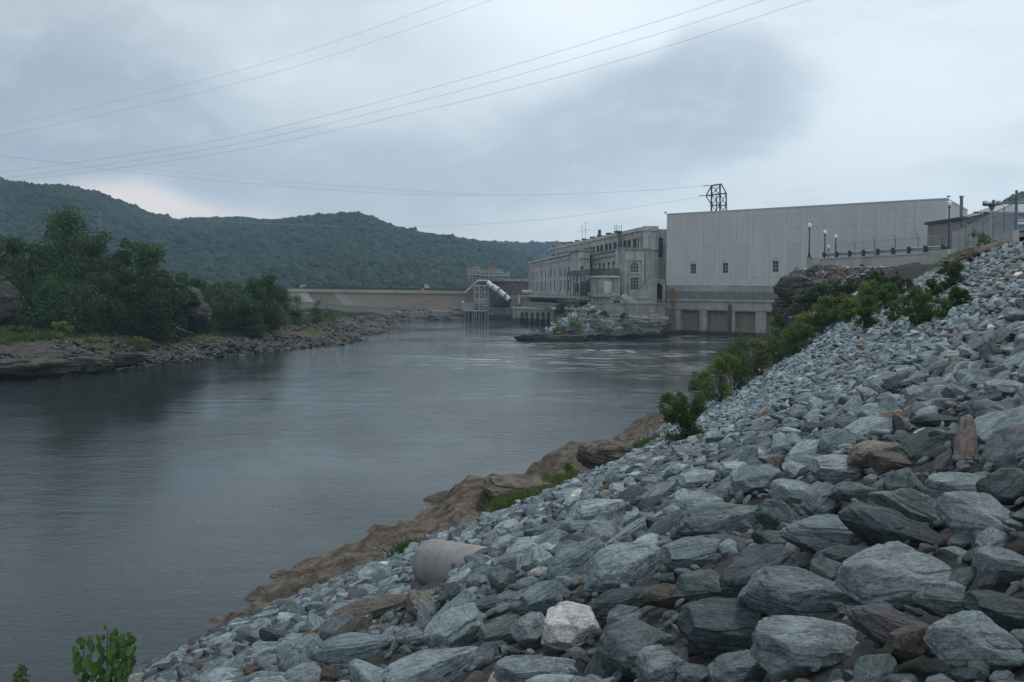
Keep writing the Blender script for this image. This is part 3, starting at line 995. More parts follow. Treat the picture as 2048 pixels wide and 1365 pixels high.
def tree(base, h, w, label, mat, seed, n=5200, leaf=.30, group=None, shape='round', lean=0, name='tree', crown0=.18):
    base = Vector(base)
    r = random.Random(seed)
    root = empty(name, base, label, name.replace('_', ' ').replace('broadleaf ', ''), group)
    mb = MB()
    top = base + Vector((lean, 0, h * .86))
    trunk_pts = [base + (top - base) * t + Vector((r.uniform(-.25, .25), r.uniform(-.2, .2), 0)) * (t > 0) * w * .06 for t in (0, .25, .5, .75, 1)]
    rs = [h * .022, h * .018, h * .013, h * .008, h * .003]
    mb.path(trunk_pts, rs, 7)
    cs = []; rd = []
    nl = int(22 + w * 2.4)
    for i in range(nl):
        t = crown0 + (1 - crown0) * (i + r.random()) / nl
        if shape == 'round': prof = math.sqrt(max(0.05, 1 - ((t - .52) / .56) ** 2))
        elif shape == 'tall': prof = max(.16, 1.12 - t) * (1.0 if t > .25 else .9)
        else: prof = max(.3, 1 - .55 * t)
        a = r.uniform(0, 2 * math.pi)
        rad = w * .5 * prof * r.uniform(.35, 1.0)
        p0 = base + (top - base) * min(t, .95)
        p = base + Vector((lean * t + math.cos(a) * rad, math.sin(a) * rad, h * t * .95 + r.uniform(-.03, .03) * h))
        mb.tube(p0 - Vector((0, 0, .08 * h * (t > .2))), p, h * .006, h * .002, 5)
        cs.append(p); rd.append(w * r.uniform(.13, .23) * (1.15 - .45 * t))
    mb.build('trunk', M['bark'], root)
    V, F = leaves_on([c_[:] for c_ in cs], rd, n, leaf, seed, .85)
    V[:, 2] = np.maximum(V[:, 2], base.z + .02)
    np_mesh('crown', V, F, mat, root)
    return root


def bush(base, h, w, label, mat, seed, n=2600, leaf=.11, group='bushes along the foot of the stone slope', name='bush', nl=14):
    base = Vector(base); r = random.Random(seed)
    root = empty(name, base, label, 'bush', group)
    mb = MB(); cs = []; rd = []
    for i in range(nl):
        a = r.uniform(0, 2 * math.pi); t = r.uniform(.03, 1.0)
        q = math.sqrt(max(.05, 1 - (t - .3) ** 2 / .6))
        p = base + Vector((math.cos(a) * w * .42 * q * r.uniform(.2, 1), math.sin(a) * w * .35 * q * r.uniform(.2, 1), h * t))
        mb.tube(base + Vector((r.uniform(-.1, .1) * w, 0, -.15)), p, .025, .008, 4)
        cs.append(p); rd.append(h * r.uniform(.09, .20))
    mb.build('stems', M['bark'], root)
    V, F = leaves_on([c_[:] for c_ in cs], rd, n, leaf, seed, .9)
    np_mesh('foliage', V, F, mat, root)
    return root


# ---- bushes on the right bank: px centre, py of the foot, width px, height px, material, label
BUSH = [
    (1370, 884, 100, 88, 'leaf_bush', 'dark green bush with pale seed heads standing alone where slope meets bedrock', 60),
    (1352, 850, 70, 62, 'leaf_mid', 'mid green bush just behind the lone dark bush', 61),
    (1398, 806, 62, 58, 'leaf_light', 'bright yellow-green bush between the lone bush and the dark row', 62),
    (1432, 785, 62, 86, 'leaf_light', 'tall green bush at the river end of the dark row', 63),
    (1462, 762, 74, 96, 'leaf_bush', 'dark bush in the row with pale dead stalks in it', 64),
    (1505, 735, 70, 66, 'leaf_brown', 'brownish bush in the row above the river', 65),
    (1542, 712, 68, 66, 'leaf_mid', 'green bush at the upper end of the river row', 66),
    (1585, 690, 70, 74, 'leaf_bush', 'dark bush below the rock knoll', 67),
    (1618, 676, 70, 60, 'leaf_yellow', 'yellow-green feathery bush at the lip of the stone slope', 68),
    (1655, 650, 76, 68, 'leaf_light', 'light green bush beneath the rock knoll', 69),
    (1600, 640, 76, 60, 'leaf_brown', 'brown-green scrub against the rock knoll', 70),
    (1690, 640, 76, 62, 'leaf_brown', 'reddish brown scrub behind the feathery bush', 71),
    (1735, 660, 64, 80, 'leaf_bush', 'dark bush that hangs over the edge of the small stones', 72),
    (1740, 610, 70, 62, 'leaf_light', 'light green bush in the middle of the gully', 73),
    (1775, 618, 60, 60, 'leaf_mid', 'green bush left of the biggest gully bush', 74),
    (1845, 650, 110, 92, 'leaf_bush', 'biggest dark bush in the gully, surrounded by stones', 75),
    (1918, 618, 58, 52, 'leaf_mid', 'small green bush right of the biggest gully bush', 76),
    (1905, 575, 74, 60, 'leaf_mid', 'green bush under the dark hollow of the bank', 77),
    (1770, 575, 110, 42, 'leaf_bush', 'low dark bramble strip below the guard rail stones', 78),
    (1690, 592, 70, 42, 'leaf_mid', 'small green bush on the face of the rock knoll', 79),
    (1640, 612, 60, 52, 'leaf_mid', 'dull green bush on the river side of the gully', 80),
]
for (bx, by, bw, bh, mt, lab, sd) in BUSH:
    edge_row = 1420 < bx < 1600
    p = hit(bx + (12 if edge_row else 0), by + (20 if edge_row else 0))
    if p is None: continue
    if edge_row: bh += 6; bw += 14
    d = p.y
    bush(p, bh / FPX * d * (1.0 if bx < 1560 else .76), bw / FPX * d * (1.25 if bx < 1560 else 1.0), lab, M[mt], sd, n=int(5200 if bw < 90 else 8500), leaf=max(.05, .0013 * d), nl=30)


MORE = [(1530, 728, 60, 40, 'leaf_light'), (1572, 704, 60, 44, 'leaf_yellow'), (1480, 762, 50, 50, 'leaf_light'), (1640, 664, 60, 34, 'leaf_mid'), (1672, 640, 60, 44, 'leaf_mid'), (1700, 648, 50, 50, 'leaf_light'),
        (1560, 672, 56, 40, 'leaf_mid'), (1795, 640, 60, 34, 'leaf_mid'), (1880, 640, 60, 40, 'leaf_mid'), (1810, 590, 60, 30, 'leaf_brown'), (1750, 585, 60, 30, 'leaf_mid'), (1870, 590, 46, 34, 'leaf_mid')]
for i_, (bx, by, bw, bh, mt) in enumerate(MORE):
    p = hit(bx, by)
    if p is None: continue
    d = p.y
    bush(p, bh / FPX * d, bw / FPX * d, ['low light green brush at the upper end of the river row', 'yellowish brush between river row and rock knoll', 'pale green brush in the middle of the river row', 'low brush on the lip of the stones', 'brush in the lower gully, left of its middle', 'bright brush beside the dark overhanging bush',
                                         'brush at the foot of the rock knoll', 'low brush left of the biggest gully bush', 'low brush spreading right of the biggest gully bush', 'brown bramble in the upper gully', 'low green scrub on the upper gully bank', 'small scrub below the dark hollow'][i_], M[mt], 1200 + i_, n=3200, leaf=max(.05, .0013 * d), nl=26)


def grass_patch(name, pts_fn, n, hgt, mat, label, seed, wid=.02, cat='grass'):
    r = np.random.default_rng(seed)
    P = pts_fn(r, n)
    n = len(P)
    a = r.uniform(0, 2 * np.pi, n); hh = hgt * r.uniform(.4, 1.2, n); ln = r.normal(0, .35, (n, 2)) * hh[:, None]
    w = wid * r.uniform(.6, 1.3, n)
    dx, dy = np.cos(a) * w, np.sin(a) * w
    V = np.zeros((n, 4, 3)); V[:, :, :] = P[:, None, :]
    V[:, 0, 0] -= dx; V[:, 0, 1] -= dy; V[:, 1, 0] += dx; V[:, 1, 1] += dy
    V[:, 2, :2] += ln * .45 + np.stack([dx, dy], 1) * .6; V[:, 2, 2] += hh * .6
    V[:, 3, :2] += ln; V[:, 3, 2] += hh
    F = np.arange(4 * n).reshape(-1, 4)
    o = np_mesh(name, V.reshape(-1, 3), F, mat)
    tag(o, label, cat, kind='stuff')
    return o


def clump_pts(spots):
    def fn(r, n):
        out = []
        for (bx, by, spread) in spots:
            c_ = hit(bx, by)
            m_ = n // len(spots)
            X = c_.x + r.normal(0, spread, m_); Y = c_.y + r.normal(0, spread * 1.2, m_)
            out.append(np.stack([X, Y, bank_z(X, Y)], 1))
        return np.concatenate(out)
    return fn


grass_patch('grass', clump_pts([(1015, 1018, .38), (1040, 1010, .4), (1070, 1000, .4), (1100, 985, .4), (1128, 972, .3)]), 5200, .55, M['leaf_grass'],
            'bright green tall grass between the brown bedrock and the stones', 5, .012)
grass_patch('grass', clump_pts([(800, 1112, .18), (815, 1105, .15)]), 700, .4, M['leaf_mid'], 'small grass tuft beside the mouth of the pipe', 6, .01)
grass_patch('grass', clump_pts([(1285, 895, .5)]), 500, .5, M['leaf_mid'], 'grass tuft on the brown bedrock near the lone bush', 7, .02)
bush(hit(1138, 962), .95, .9, 'small fresh green weed at the far tip of the tall grass', M['leaf_light'], 91, n=900, leaf=.06, group='small weeds near the water', name='weed')


def sapling(px, py, hpx, stems, label, seed, leaf=.05, dd=None):
    """young cottonwood: a few upright stems with round leaves on stalks"""
    p = hit(px, py) if dd is None else at(px, py, dd)
    d = p.y
    r = random.Random(seed)
    root = empty('sapling', p, label, 'sapling')
    mb = MB(); lv = MB()
    H_ = hpx / FPX * d
    for s_ in range(stems):
        b0 = p + Vector((r.uniform(-.12, .12), r.uniform(-.08, .08), -.1))
        off = (s_ - (stems - 1) / 2)
        tip = b0 + Vector((off * H_ * .13 + r.uniform(-.03, .03), r.uniform(-.1, .1), H_ * r.uniform(.82, 1.05)))
        mid = b0.lerp(tip, .5) + Vector((off * H_ * .08, 0, 0))
        mb.path([b0, mid, tip], [.011, .008, .004], 5)
        for i in range(44):
            t = .02 + .97 * i / 43
            q = b0.lerp(mid, t * 2) if t < .5 else mid.lerp(tip, t * 2 - 1)
            sd = 1 if i % 2 else -1
            c_ = q + Vector((sd * H_ * r.uniform(.08, .15) * (1.1 - .4 * t), r.uniform(-.1, .1), r.uniform(-.05, .03)))
            mb.tube(q, c_, .004, .002, 4)
            sz = H_ * r.uniform(.042, .07) * (1.15 - .35 * t)
            nrm = Vector((r.uniform(-.6, .6), -1, r.uniform(-.2, .7))).normalized()
            X = nrm.cross(Vector((0, 0, 1))).normalized(); Y = nrm.cross(X)
            X, Y = X * math.cos(.4) + Y * math.sin(.4) * r.uniform(-1, 1), Y
            pts = [c_ + X * math.cos(a) * sz + Y * math.sin(a) * sz * (1.05 if math.sin(a) > 0 else .8) for a in [k * 2 * math.pi / 10 for k in range(10)]]
            pts[2] = pts[2] + Y * sz * .35; pts[3] = pts[3] + Y * sz * .35
            lv.add(pts, [tuple(range(10))])
    mb.build('stem', M['bark'], root)
    lv.build('foliage', M['leaf_sap'], root)


M['leaf_sap'] = leaf_mat('leaf_sapling', (.04, .085, .022), (.07, .14, .035), scale=4)
sapling(212, 1372, 135, 4, 'leafy young cottonwood shoots beside the riprap, above the bottom edge', 4, dd=12.0)
sapling(35, 1385, 75, 2, 'smaller cottonwood sprig at the corner of the picture', 6, dd=13.0)
# the ground where those saplings stand: a brown ledge reaching in from the left
P_, F_ = rock_arrays(501, 5, (4.2, 2.6, .9), rough=1.6)
P_ = P_ + np.array([-9.3, 13.4, 5.15 - .55])
# ================================================================= left bank
LB_PX = [(-420, 800), (-200, 775), (0, 758), (100, 749), (200, 740), (280, 737), (330, 727), (380, 722), (440, 714), (520, 706), (600, 698), (670, 692), (725, 684), (700, 677), (745, 668), (790, 657), (775, 648), (840, 642), (900, 640), (940, 638)]
LBANK = np.array([(atz(px_, py_, 0.0).x, atz(px_, py_, 0.0).y) for px_, py_ in LB_PX])
LBANK = LBANK + np.array([vnoise(np.array([[i * 1.7, 0, 0]]), 3)[0] * .8 for i in range(len(LBANK))])[:, None] * np.array([1, 1])


def lbank_s(X, Y):
    return -sdist(LBANK, X, Y)


def lbank_z(X, Y):
    s = lbank_s(X, Y)
    P_ = np.stack([X, Y, np.zeros_like(X)], -1)
    near = np.clip((170 - Y) / 60, 0, 1)
    hgt = .55 + .9 * near
    z = hgt * np.clip(s / 1.6, -2, 1) + np.clip(s - 1.6, 0, 26) * (.085 + .058 * near)
    z = z + (.45 + .35 * near) * fbm(P_ * .16, 12, 4) * np.clip(s / 2, 0, 1)
    # low wet channel running behind the outer shelf
    ch = np.exp(-((s - (9 + 2 * np.sin(Y * .05))) / 2.2) ** 2) * np.clip((Y - 118) / 15, 0, 1)
    z = z - 1.2 * ch
    z = z + np.clip(s - 30, 0, 200) * .06
    return np.maximum(z, -2.5)


def lb_mesh():
    ys = np.concatenate([np.arange(60, 230, .8), np.arange(230, 400, 1.6)])
    n = 190
    V = []
    ss_ = np.concatenate([np.linspace(-6, 22, 120), np.linspace(22.6, 160, 70)])
    ex = np.interp(ys, LBANK[:, 1], LBANK[:, 0])
    X = ex[:, None] - ss_[None, :] * 1.5; Y = np.repeat(ys[:, None], len(ss_), 1)
    Z = lbank_z(X, Y)
    Q = np.stack([X, Y, Z], -1)
    rock = np.clip(1 - (lbank_s(X, Y) - 8) / 8, .25, 1)
    Z = Z + rock * (.5 * (np.abs(vnoise(Q * np.array([.35, .8, 1]), 50)) - .3) + .22 * vnoise(Q * np.array([1.0, 1.6, 1]), 51))
    np_mesh('riverbank', np.stack([X, Y, Z], -1).reshape(-1, 3), grid_faces(len(ys), len(ss_)), M['bank_l'], smooth=False)['kind'] = 'structure'


lb_mesh()


def lground(x, y):
    return float(lbank_z(np.array([float(x)]), np.array([float(y)]))[0])


# broken rock along the left shore
def shore_rubble():
    n = 42000
    Y = RNG.uniform(70, 345, n)
    X = np.interp(Y, LBANK[:, 1], LBANK[:, 0]) - RNG.uniform(-1.5, 26, n) ** 1.0
    s = lbank_s(X, Y); Z = lbank_z(X, Y)
    P_ = np.stack([X, Y, Z], 1)
    ok = (s > -.3) & (s < 17) & (vnoise(P_ * np.array([.12, .12, 0]), 91) > -.15 - .5 * (s < 2.5)) & (Z > -.6)
    P_ = P_[ok]; m_ = len(P_)
    r = RNG.uniform(.2, .62, m_) * np.interp(P_[:, 1], [80, 300], [.8, 1.1])
    T = np.array([(.045, .043, .038), (.06, .057, .052), (.032, .031, .028), (.085, .083, .078)])[RNG.integers(0, 4, m_)] * RNG.uniform(.75, 1.15, (m_, 1))
    rots = np.stack([RNG.normal(0, .25, m_), RNG.normal(.15, .25, m_), RNG.normal(0, .5, m_)], 1)
    scl = np.stack([r * RNG.uniform(1.4, 3.0, m_), r * RNG.uniform(1.0, 1.5, m_), r * RNG.uniform(.35, .7, m_)], 1)
    scatter('rubble', P_, rots, scl, T, RNG.integers(0, 8, m_), src_lo, label='dark broken rock ledges along the far shore', cat='rubble')


shore_rubble()


def lgrass(name, n, s0, s1, y0, y1, hgt, mat, label, seed, thr=-.2, wid=.09):
    def fn(r, n_):
        Y = r.uniform(y0, y1, n_) ; S_ = r.uniform(s0, s1, n_)
        X = np.interp(Y, LBANK[:, 1], LBANK[:, 0]) - S_ * 1.3
        P_ = np.stack([X, Y, lbank_z(X, Y)], 1)
        ok = vnoise(P_ * np.array([.09, .09, 0]) + seed, 33) > thr
        return P_[ok]
    return grass_patch(name, fn, n, hgt, mat, label, seed, wid)


lgrass('grass', 90000, 15, 40, 80, 335, .9, M['leaf_mid'], 'rough green grass strip in front of the trees on the far bank', 20, -.6, .12)
lgrass('grass', 12000, 7, 15, 96, 230, .5, M['leaf_yellow'], 'olive grass growing on the outer rock shelf of the far bank', 21, .12, .08)

# weeds and low plants in front of the trees
k = 0
for (bx, by, bw, bh, mt, lab) in [
    (40, 690, 90, 34, 'leaf_mid', 'low weeds at the far left before the dark cliff'), (125, 688, 60, 44, 'leaf_light', 'bright leafy weed clump in the grass before the tallest tree'),
    (62, 706, 26, 14, 'leaf_light', 'small pale weed on the left rock shelf'), (95, 708, 50, 16, 'leaf_mid', 'flat dull weed on the left rock shelf'),
    (265, 706, 90, 30, 'leaf_yellow', 'straw-green weeds in the middle of the rock shelf'), (180, 700, 40, 16, 'leaf_mid', 'little weed patch left of the straw-green weeds'),
    (450, 650, 50, 36, 'leaf_light', 'fresh green leafy bush under the round shrub'), (405, 652, 60, 34, 'leaf_dark', 'dark shrub in front of the overhanging boulder'), (345, 648, 60, 60, 'leaf_dark', 'tall dark shrub at the left foot of the overhanging boulder'), (430, 632, 44, 34, 'leaf_brown', 'brownish shrub right of the overhanging boulder'),
    (515, 645, 44, 22, 'leaf_light', 'light green plant before the second round shrub'), (590, 640, 50, 26, 'leaf_mid', 'low green plants at the near end of the dam'),
    (660, 636, 50, 20, 'leaf_mid', 'last green plants on the bank toward the powerhouse'), (632, 628, 24, 28, 'leaf_dark', 'small dark tree in front of the dam face'),
    (595, 622, 30, 28, 'leaf_dark', 'dark shrub before the pale patch of the dam')]:
    ddv = float(np.interp(bx, [0, 280, 440, 600, 700], [122, 140, 175, 220, 250]))
    p = at(bx, by, ddv); p.z = lground(p.x, p.y)
    zt = at(bx, by - bh, ddv).z
    k += 1
    bush(p, max(.6, zt - p.z), bw / FPX * ddv, lab, M[mt], 300 + k, n=1500, leaf=.2, group='low plants on the far bank', name='bush')

# trees of the left bank: px centre, px top, distance, width px
TREES = [
    (135, 412, 136, 200, 'leaf_stand', 'tall', 'tallest tree of the far bank, with a thin pointed top'),
    (215, 470, 136, 120, 'leaf_stand', 'round', 'broad green tree right of the tallest one'),
    (282, 478, 138, 130, 'leaf_stand', 'round', 'open-topped tree at the right end of the dense stand'),
    (60, 480, 140, 130, 'leaf_dark', 'round', 'wide dark tree left of the tallest one'),
    (-5, 465, 150, 130, 'leaf_stand', 'round', 'tree at the left edge of the picture'),
    (20, 540, 126, 110, 'leaf_dark', 'round', 'shorter dark tree in front at the far left'),
    (105, 560, 128, 130, 'leaf_dark', 'round', 'dense dark tree low in front of the tallest one'),
    (180, 545, 129, 120, 'leaf_stand', 'round', 'bushy tree in front of the broad green one'),
    (245, 560, 132, 110, 'leaf_dark', 'round', 'dark tree reaching down to the shore grass'),
    (318, 536, 134, 110, 'leaf_dark', 'round', 'dark rounded tree left of the overhanging boulder'),
    (330, 590, 138, 70, 'leaf_dark', 'round', 'low dark tree leaning on the overhanging boulder'),
    (372, 545, 170, 80, 'leaf_stand', 'round', 'tree peeping over the overhanging boulder'),
    (420, 562, 190, 70, 'leaf_stand', 'round', 'small tree between the boulder and the round shrub'),
    (466, 563, 178, 82, 'leaf_stand', 'round', 'round shrub-like tree before the dam'),
    (528, 552, 186, 84, 'leaf_stand', 'round', 'larger round tree beside the end of the dam crest'),
    (555, 565, 196, 50, 'leaf_brown', 'round', 'thin yellowish tree against the end of the dam crest'),
    (395, 590, 165, 60, 'leaf_dark', 'round', 'dark thicket right behind the overhanging boulder'),
    (500, 600, 172, 60, 'leaf_dark', 'round', 'low dark tree filling the gap between the two round ones'),
    (-60, 520, 125, 140, 'leaf_dark', 'round', 'tree just off the left edge'),
    (150, 610, 125, 90, 'leaf_dark', 'round', 'low shadowy tree at the waterline of the stand'),
    (70, 620, 125, 90, 'leaf_dark', 'round', 'low leafy tree right of the dark cliff'),
    (290, 615, 134, 90, 'leaf_dark', 'round', 'low tree at the end of the stand by the boulder'),
]
for i, (tx, ty, td, tw, mt, shp, lab) in enumerate(TREES):
    if tx < -50: continue
    if td < 145: td += 14
    t_ = at(tx, ty, td)
    zb = lground(t_.x, td)
    h = (t_.z - zb)
    tree((t_.x, td, zb), h, tw / FPX * td, lab, M[mt], 400 + i, n=15000 if h > 12 else 9000, leaf=.30 if h > 12 else .26,
         group='trees on the far bank', shape=shp, name='broadleaf_tree', crown0=.06)


tree(at(388, 458, 1280), 18, 20, 'lone taller tree standing on the skyline in the dip of the ridge', M['leaf_dark'], 499, n=1500, leaf=1.0, name='broadleaf_tree', crown0=.4)


def outcrop(name, px, py, wpx, hpx, d, label, seed, mat, dims=(1, .8, 1), sub=5, zb=None, rz=0, rough=2.0, tilt=0.0, cat='rock outcrop', sharp=10, ledge=.04):
    P_, F_ = rock_arrays(seed, sub, (1, 1, 1), sharp=sharp, rough=rough, nplanes=16)
    sx = wpx / 2 / FPX * d / .85; sz = hpx / 2 / FPX * d / .85
    P_ = P_ * np.array([sx, sx * dims[1], sz])
    c_, s_ = math.cos(tilt), math.sin(tilt)
    P_ = P_ @ np.array([[c_, 0, s_], [0, 1, 0], [-s_, 0, c_]]).T
    c_, s_ = math.cos(rz), math.sin(rz)
    P_ = P_ @ np.array([[c_, -s_, 0], [s_, c_, 0], [0, 0, 1]]).T
    # ledges
    P_[:, 2] += ledge * sz * np.sin(P_[:, 2] / sz * 14 + 3 * vnoise(P_ / sx * 2, seed))
    c0 = at(px, py, d)
    P_ = P_ + np.array(c0)
    o = np_mesh(name, P_ - np.array(c0), F_, mat, smooth=True)
    o.location = c0
    return tag(o, label, cat)


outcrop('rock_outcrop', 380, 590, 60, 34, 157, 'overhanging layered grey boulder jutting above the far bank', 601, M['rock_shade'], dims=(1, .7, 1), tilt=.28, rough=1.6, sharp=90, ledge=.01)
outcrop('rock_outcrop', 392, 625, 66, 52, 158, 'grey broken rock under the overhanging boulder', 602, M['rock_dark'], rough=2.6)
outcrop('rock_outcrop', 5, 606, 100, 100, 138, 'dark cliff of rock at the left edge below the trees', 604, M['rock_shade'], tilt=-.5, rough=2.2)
outcrop('rock_outcrop', 580, 622, 46, 20, 215, 'dark rock under the shrubs near the dam', 605, M['rock_dark'])
outcrop('rock_outcrop', 40, 735, 190, 44, 105, 'flat brown rock ledge at the left edge of the water', 606, M['bank_l'], dims=(1, .5, 1), rough=2.2)
outcrop('rock_outcrop', 185, 730, 100, 40, 112, 'split brown rock block at the waterline', 607, M['bank_l'], dims=(1, .5, 1), rough=2.2)
outcrop('rock_outcrop', 245, 722, 90, 34, 116, 'slanting layered rock at the waterline right of the split block', 608, M['bank_l'], dims=(1, .5, 1), rough=2.4, tilt=-.15)
mb = MB().tube(at(352, 656, 132), at(388, 668, 130), .16, .1, 6)
tag(mb.build('log', M['bark']), 'dead log lying on the far bank below the boulder', 'log')


# ================================================================= hills with forest
def hill(name, prof, d_ridge, d_foot, fn_name, label, seed, n_tree, size, back=500):
    xs = np.array([p[0] for p in prof], float); ys = np.array([p[1] for p in prof], float)
    pxs = np.arange(xs[0], xs[-1], 7.0)
    pys = np.interp(pxs, xs, ys)
    nt = 40
    dr = np.interp(pxs, xs, [p[2] if len(p) > 2 else d_ridge for p in prof])
    U = []; 
    R_ = [dirv(a, b_) for a, b_ in zip(pxs, pys)]
    u = np.array([r.x for r in R_]); v = np.array([r.z for r in R_])
    zr = EYE + v * dr - size * .6
    t = np.linspace(0, 1, nt)
    D = d_foot + (dr[:, None] - d_foot) * t[None, :]
    Z = 8 + (zr[:, None] - 8) * (np.sin(t * math.pi / 2) ** 1.15)[None, :]
    X = u[:, None] * D; Y = D
    Q = np.stack([X, Y, Z], -1)
    Z = Z + (1 - t[None, :] ** 6) * 14 * fbm(Q / 160.0, seed, 3) * np.sin(t * math.pi)[None, :]
    tb = np.linspace(0, 1, 8)[1:]
    Xb = u[:, None] * (dr[:, None] + back * tb[None, :]); Yb = dr[:, None] + back * tb[None, :]; Zb = zr[:, None] * (1 - tb[None, :] * .9) + 0 * Xb
    XX = np.concatenate([X, Xb], 1); YY = np.concatenate([Y, Yb], 1); ZZ = np.concatenate([Z, Zb], 1)
    V = np.stack([XX, YY, ZZ], -1)
    o = np_mesh(name, V.reshape(-1, 3), grid_faces(V.shape[0], V.shape[1]), M['hill'], smooth=True)
    o['kind'] = 'structure'
    # forest cover
    r = np.random.default_rng(seed)
    nu, nv = V.shape[0], nt + 2
    a = r.uniform(0, nu - 1.001, n_tree); bq = r.uniform(0, 1, n_tree) ** .8 * (nv - 1.001)
    ia, ib = a.astype(int), bq.astype(int); fa, fb = (a - ia)[:, None], (bq - ib)[:, None]
    P_ = (V[ia, ib] * (1 - fa) + V[ia + 1, ib] * fa) * (1 - fb) + (V[ia, ib + 1] * (1 - fa) + V[ia + 1, ib + 1] * fa) * fb
    sz = size * r.uniform(.65, 1.1, n_tree)
    sz[r.random(n_tree) < .02] *= 1.35
    scl = np.stack([sz, sz, sz * r.uniform(.8, 1.25, n_tree)], 1)
    rots = np.stack([r.normal(0, .1, n_tree), r.normal(0, .1, n_tree), r.uniform(0, 6.28, n_tree)], 1)
    P_[:, 2] += sz * .35
    return scatter(fn_name, P_, rots, scl, np.ones((n_tree, 3)), r.integers(0, 3, n_tree), crown_src, label=label, cat='forest')


crown_src = []
for k in range(3):
    V, F = ico(3)
    P_ = V * (1 + .28 * fbm(V * 1.7 + k * 9, 700 + k, 3) + .26 * vnoise(V * 5 + k, 710 + k))[:, None]
    oo = np_mesh('crown_shape', P_, F, M['forest']); me = oo.data; bpy.data.objects.remove(oo)
    crown_src.append(bpy.data.objects.new('crown_source', me))

hill('hill', [(-500, 330, 900), (-150, 352, 900), (0, 374, 900), (60, 384, 920), (130, 390, 950), (180, 402, 980), (230, 420, 1050), (290, 442, 1150), (345, 453, 1250), (420, 451, 1300), (470, 450, 1300), (540, 452, 1250), (600, 448, 1200),
              (650, 443, 1150), (700, 441, 1150), (745, 449, 1150), (790, 466, 1150), (850, 482, 1150), (920, 493, 1150), (990, 505, 1150), (1060, 530, 1150), (1200, 580, 1150)],
     1100, 560, 'forest', 'wooded hillside behind the dam', 801, 52000, 4.6)
hill('hill', [(780, 520), (860, 500), (930, 489), (1000, 492), (1060, 495), (1110, 493), (1200, 497), (1330, 510)], 1750, 1200, 'forest', 'fainter far wooded ridge behind the powerhouse', 802, 9000, 6.5, 150)
hill('hill', [(1850, 500), (1900, 470), (1955, 448), (1985, 428), (2020, 412), (2048, 398), (2200, 340)], 620, 420, 'forest', 'wooded hill rising at the right edge', 803, 4000, 4.2)

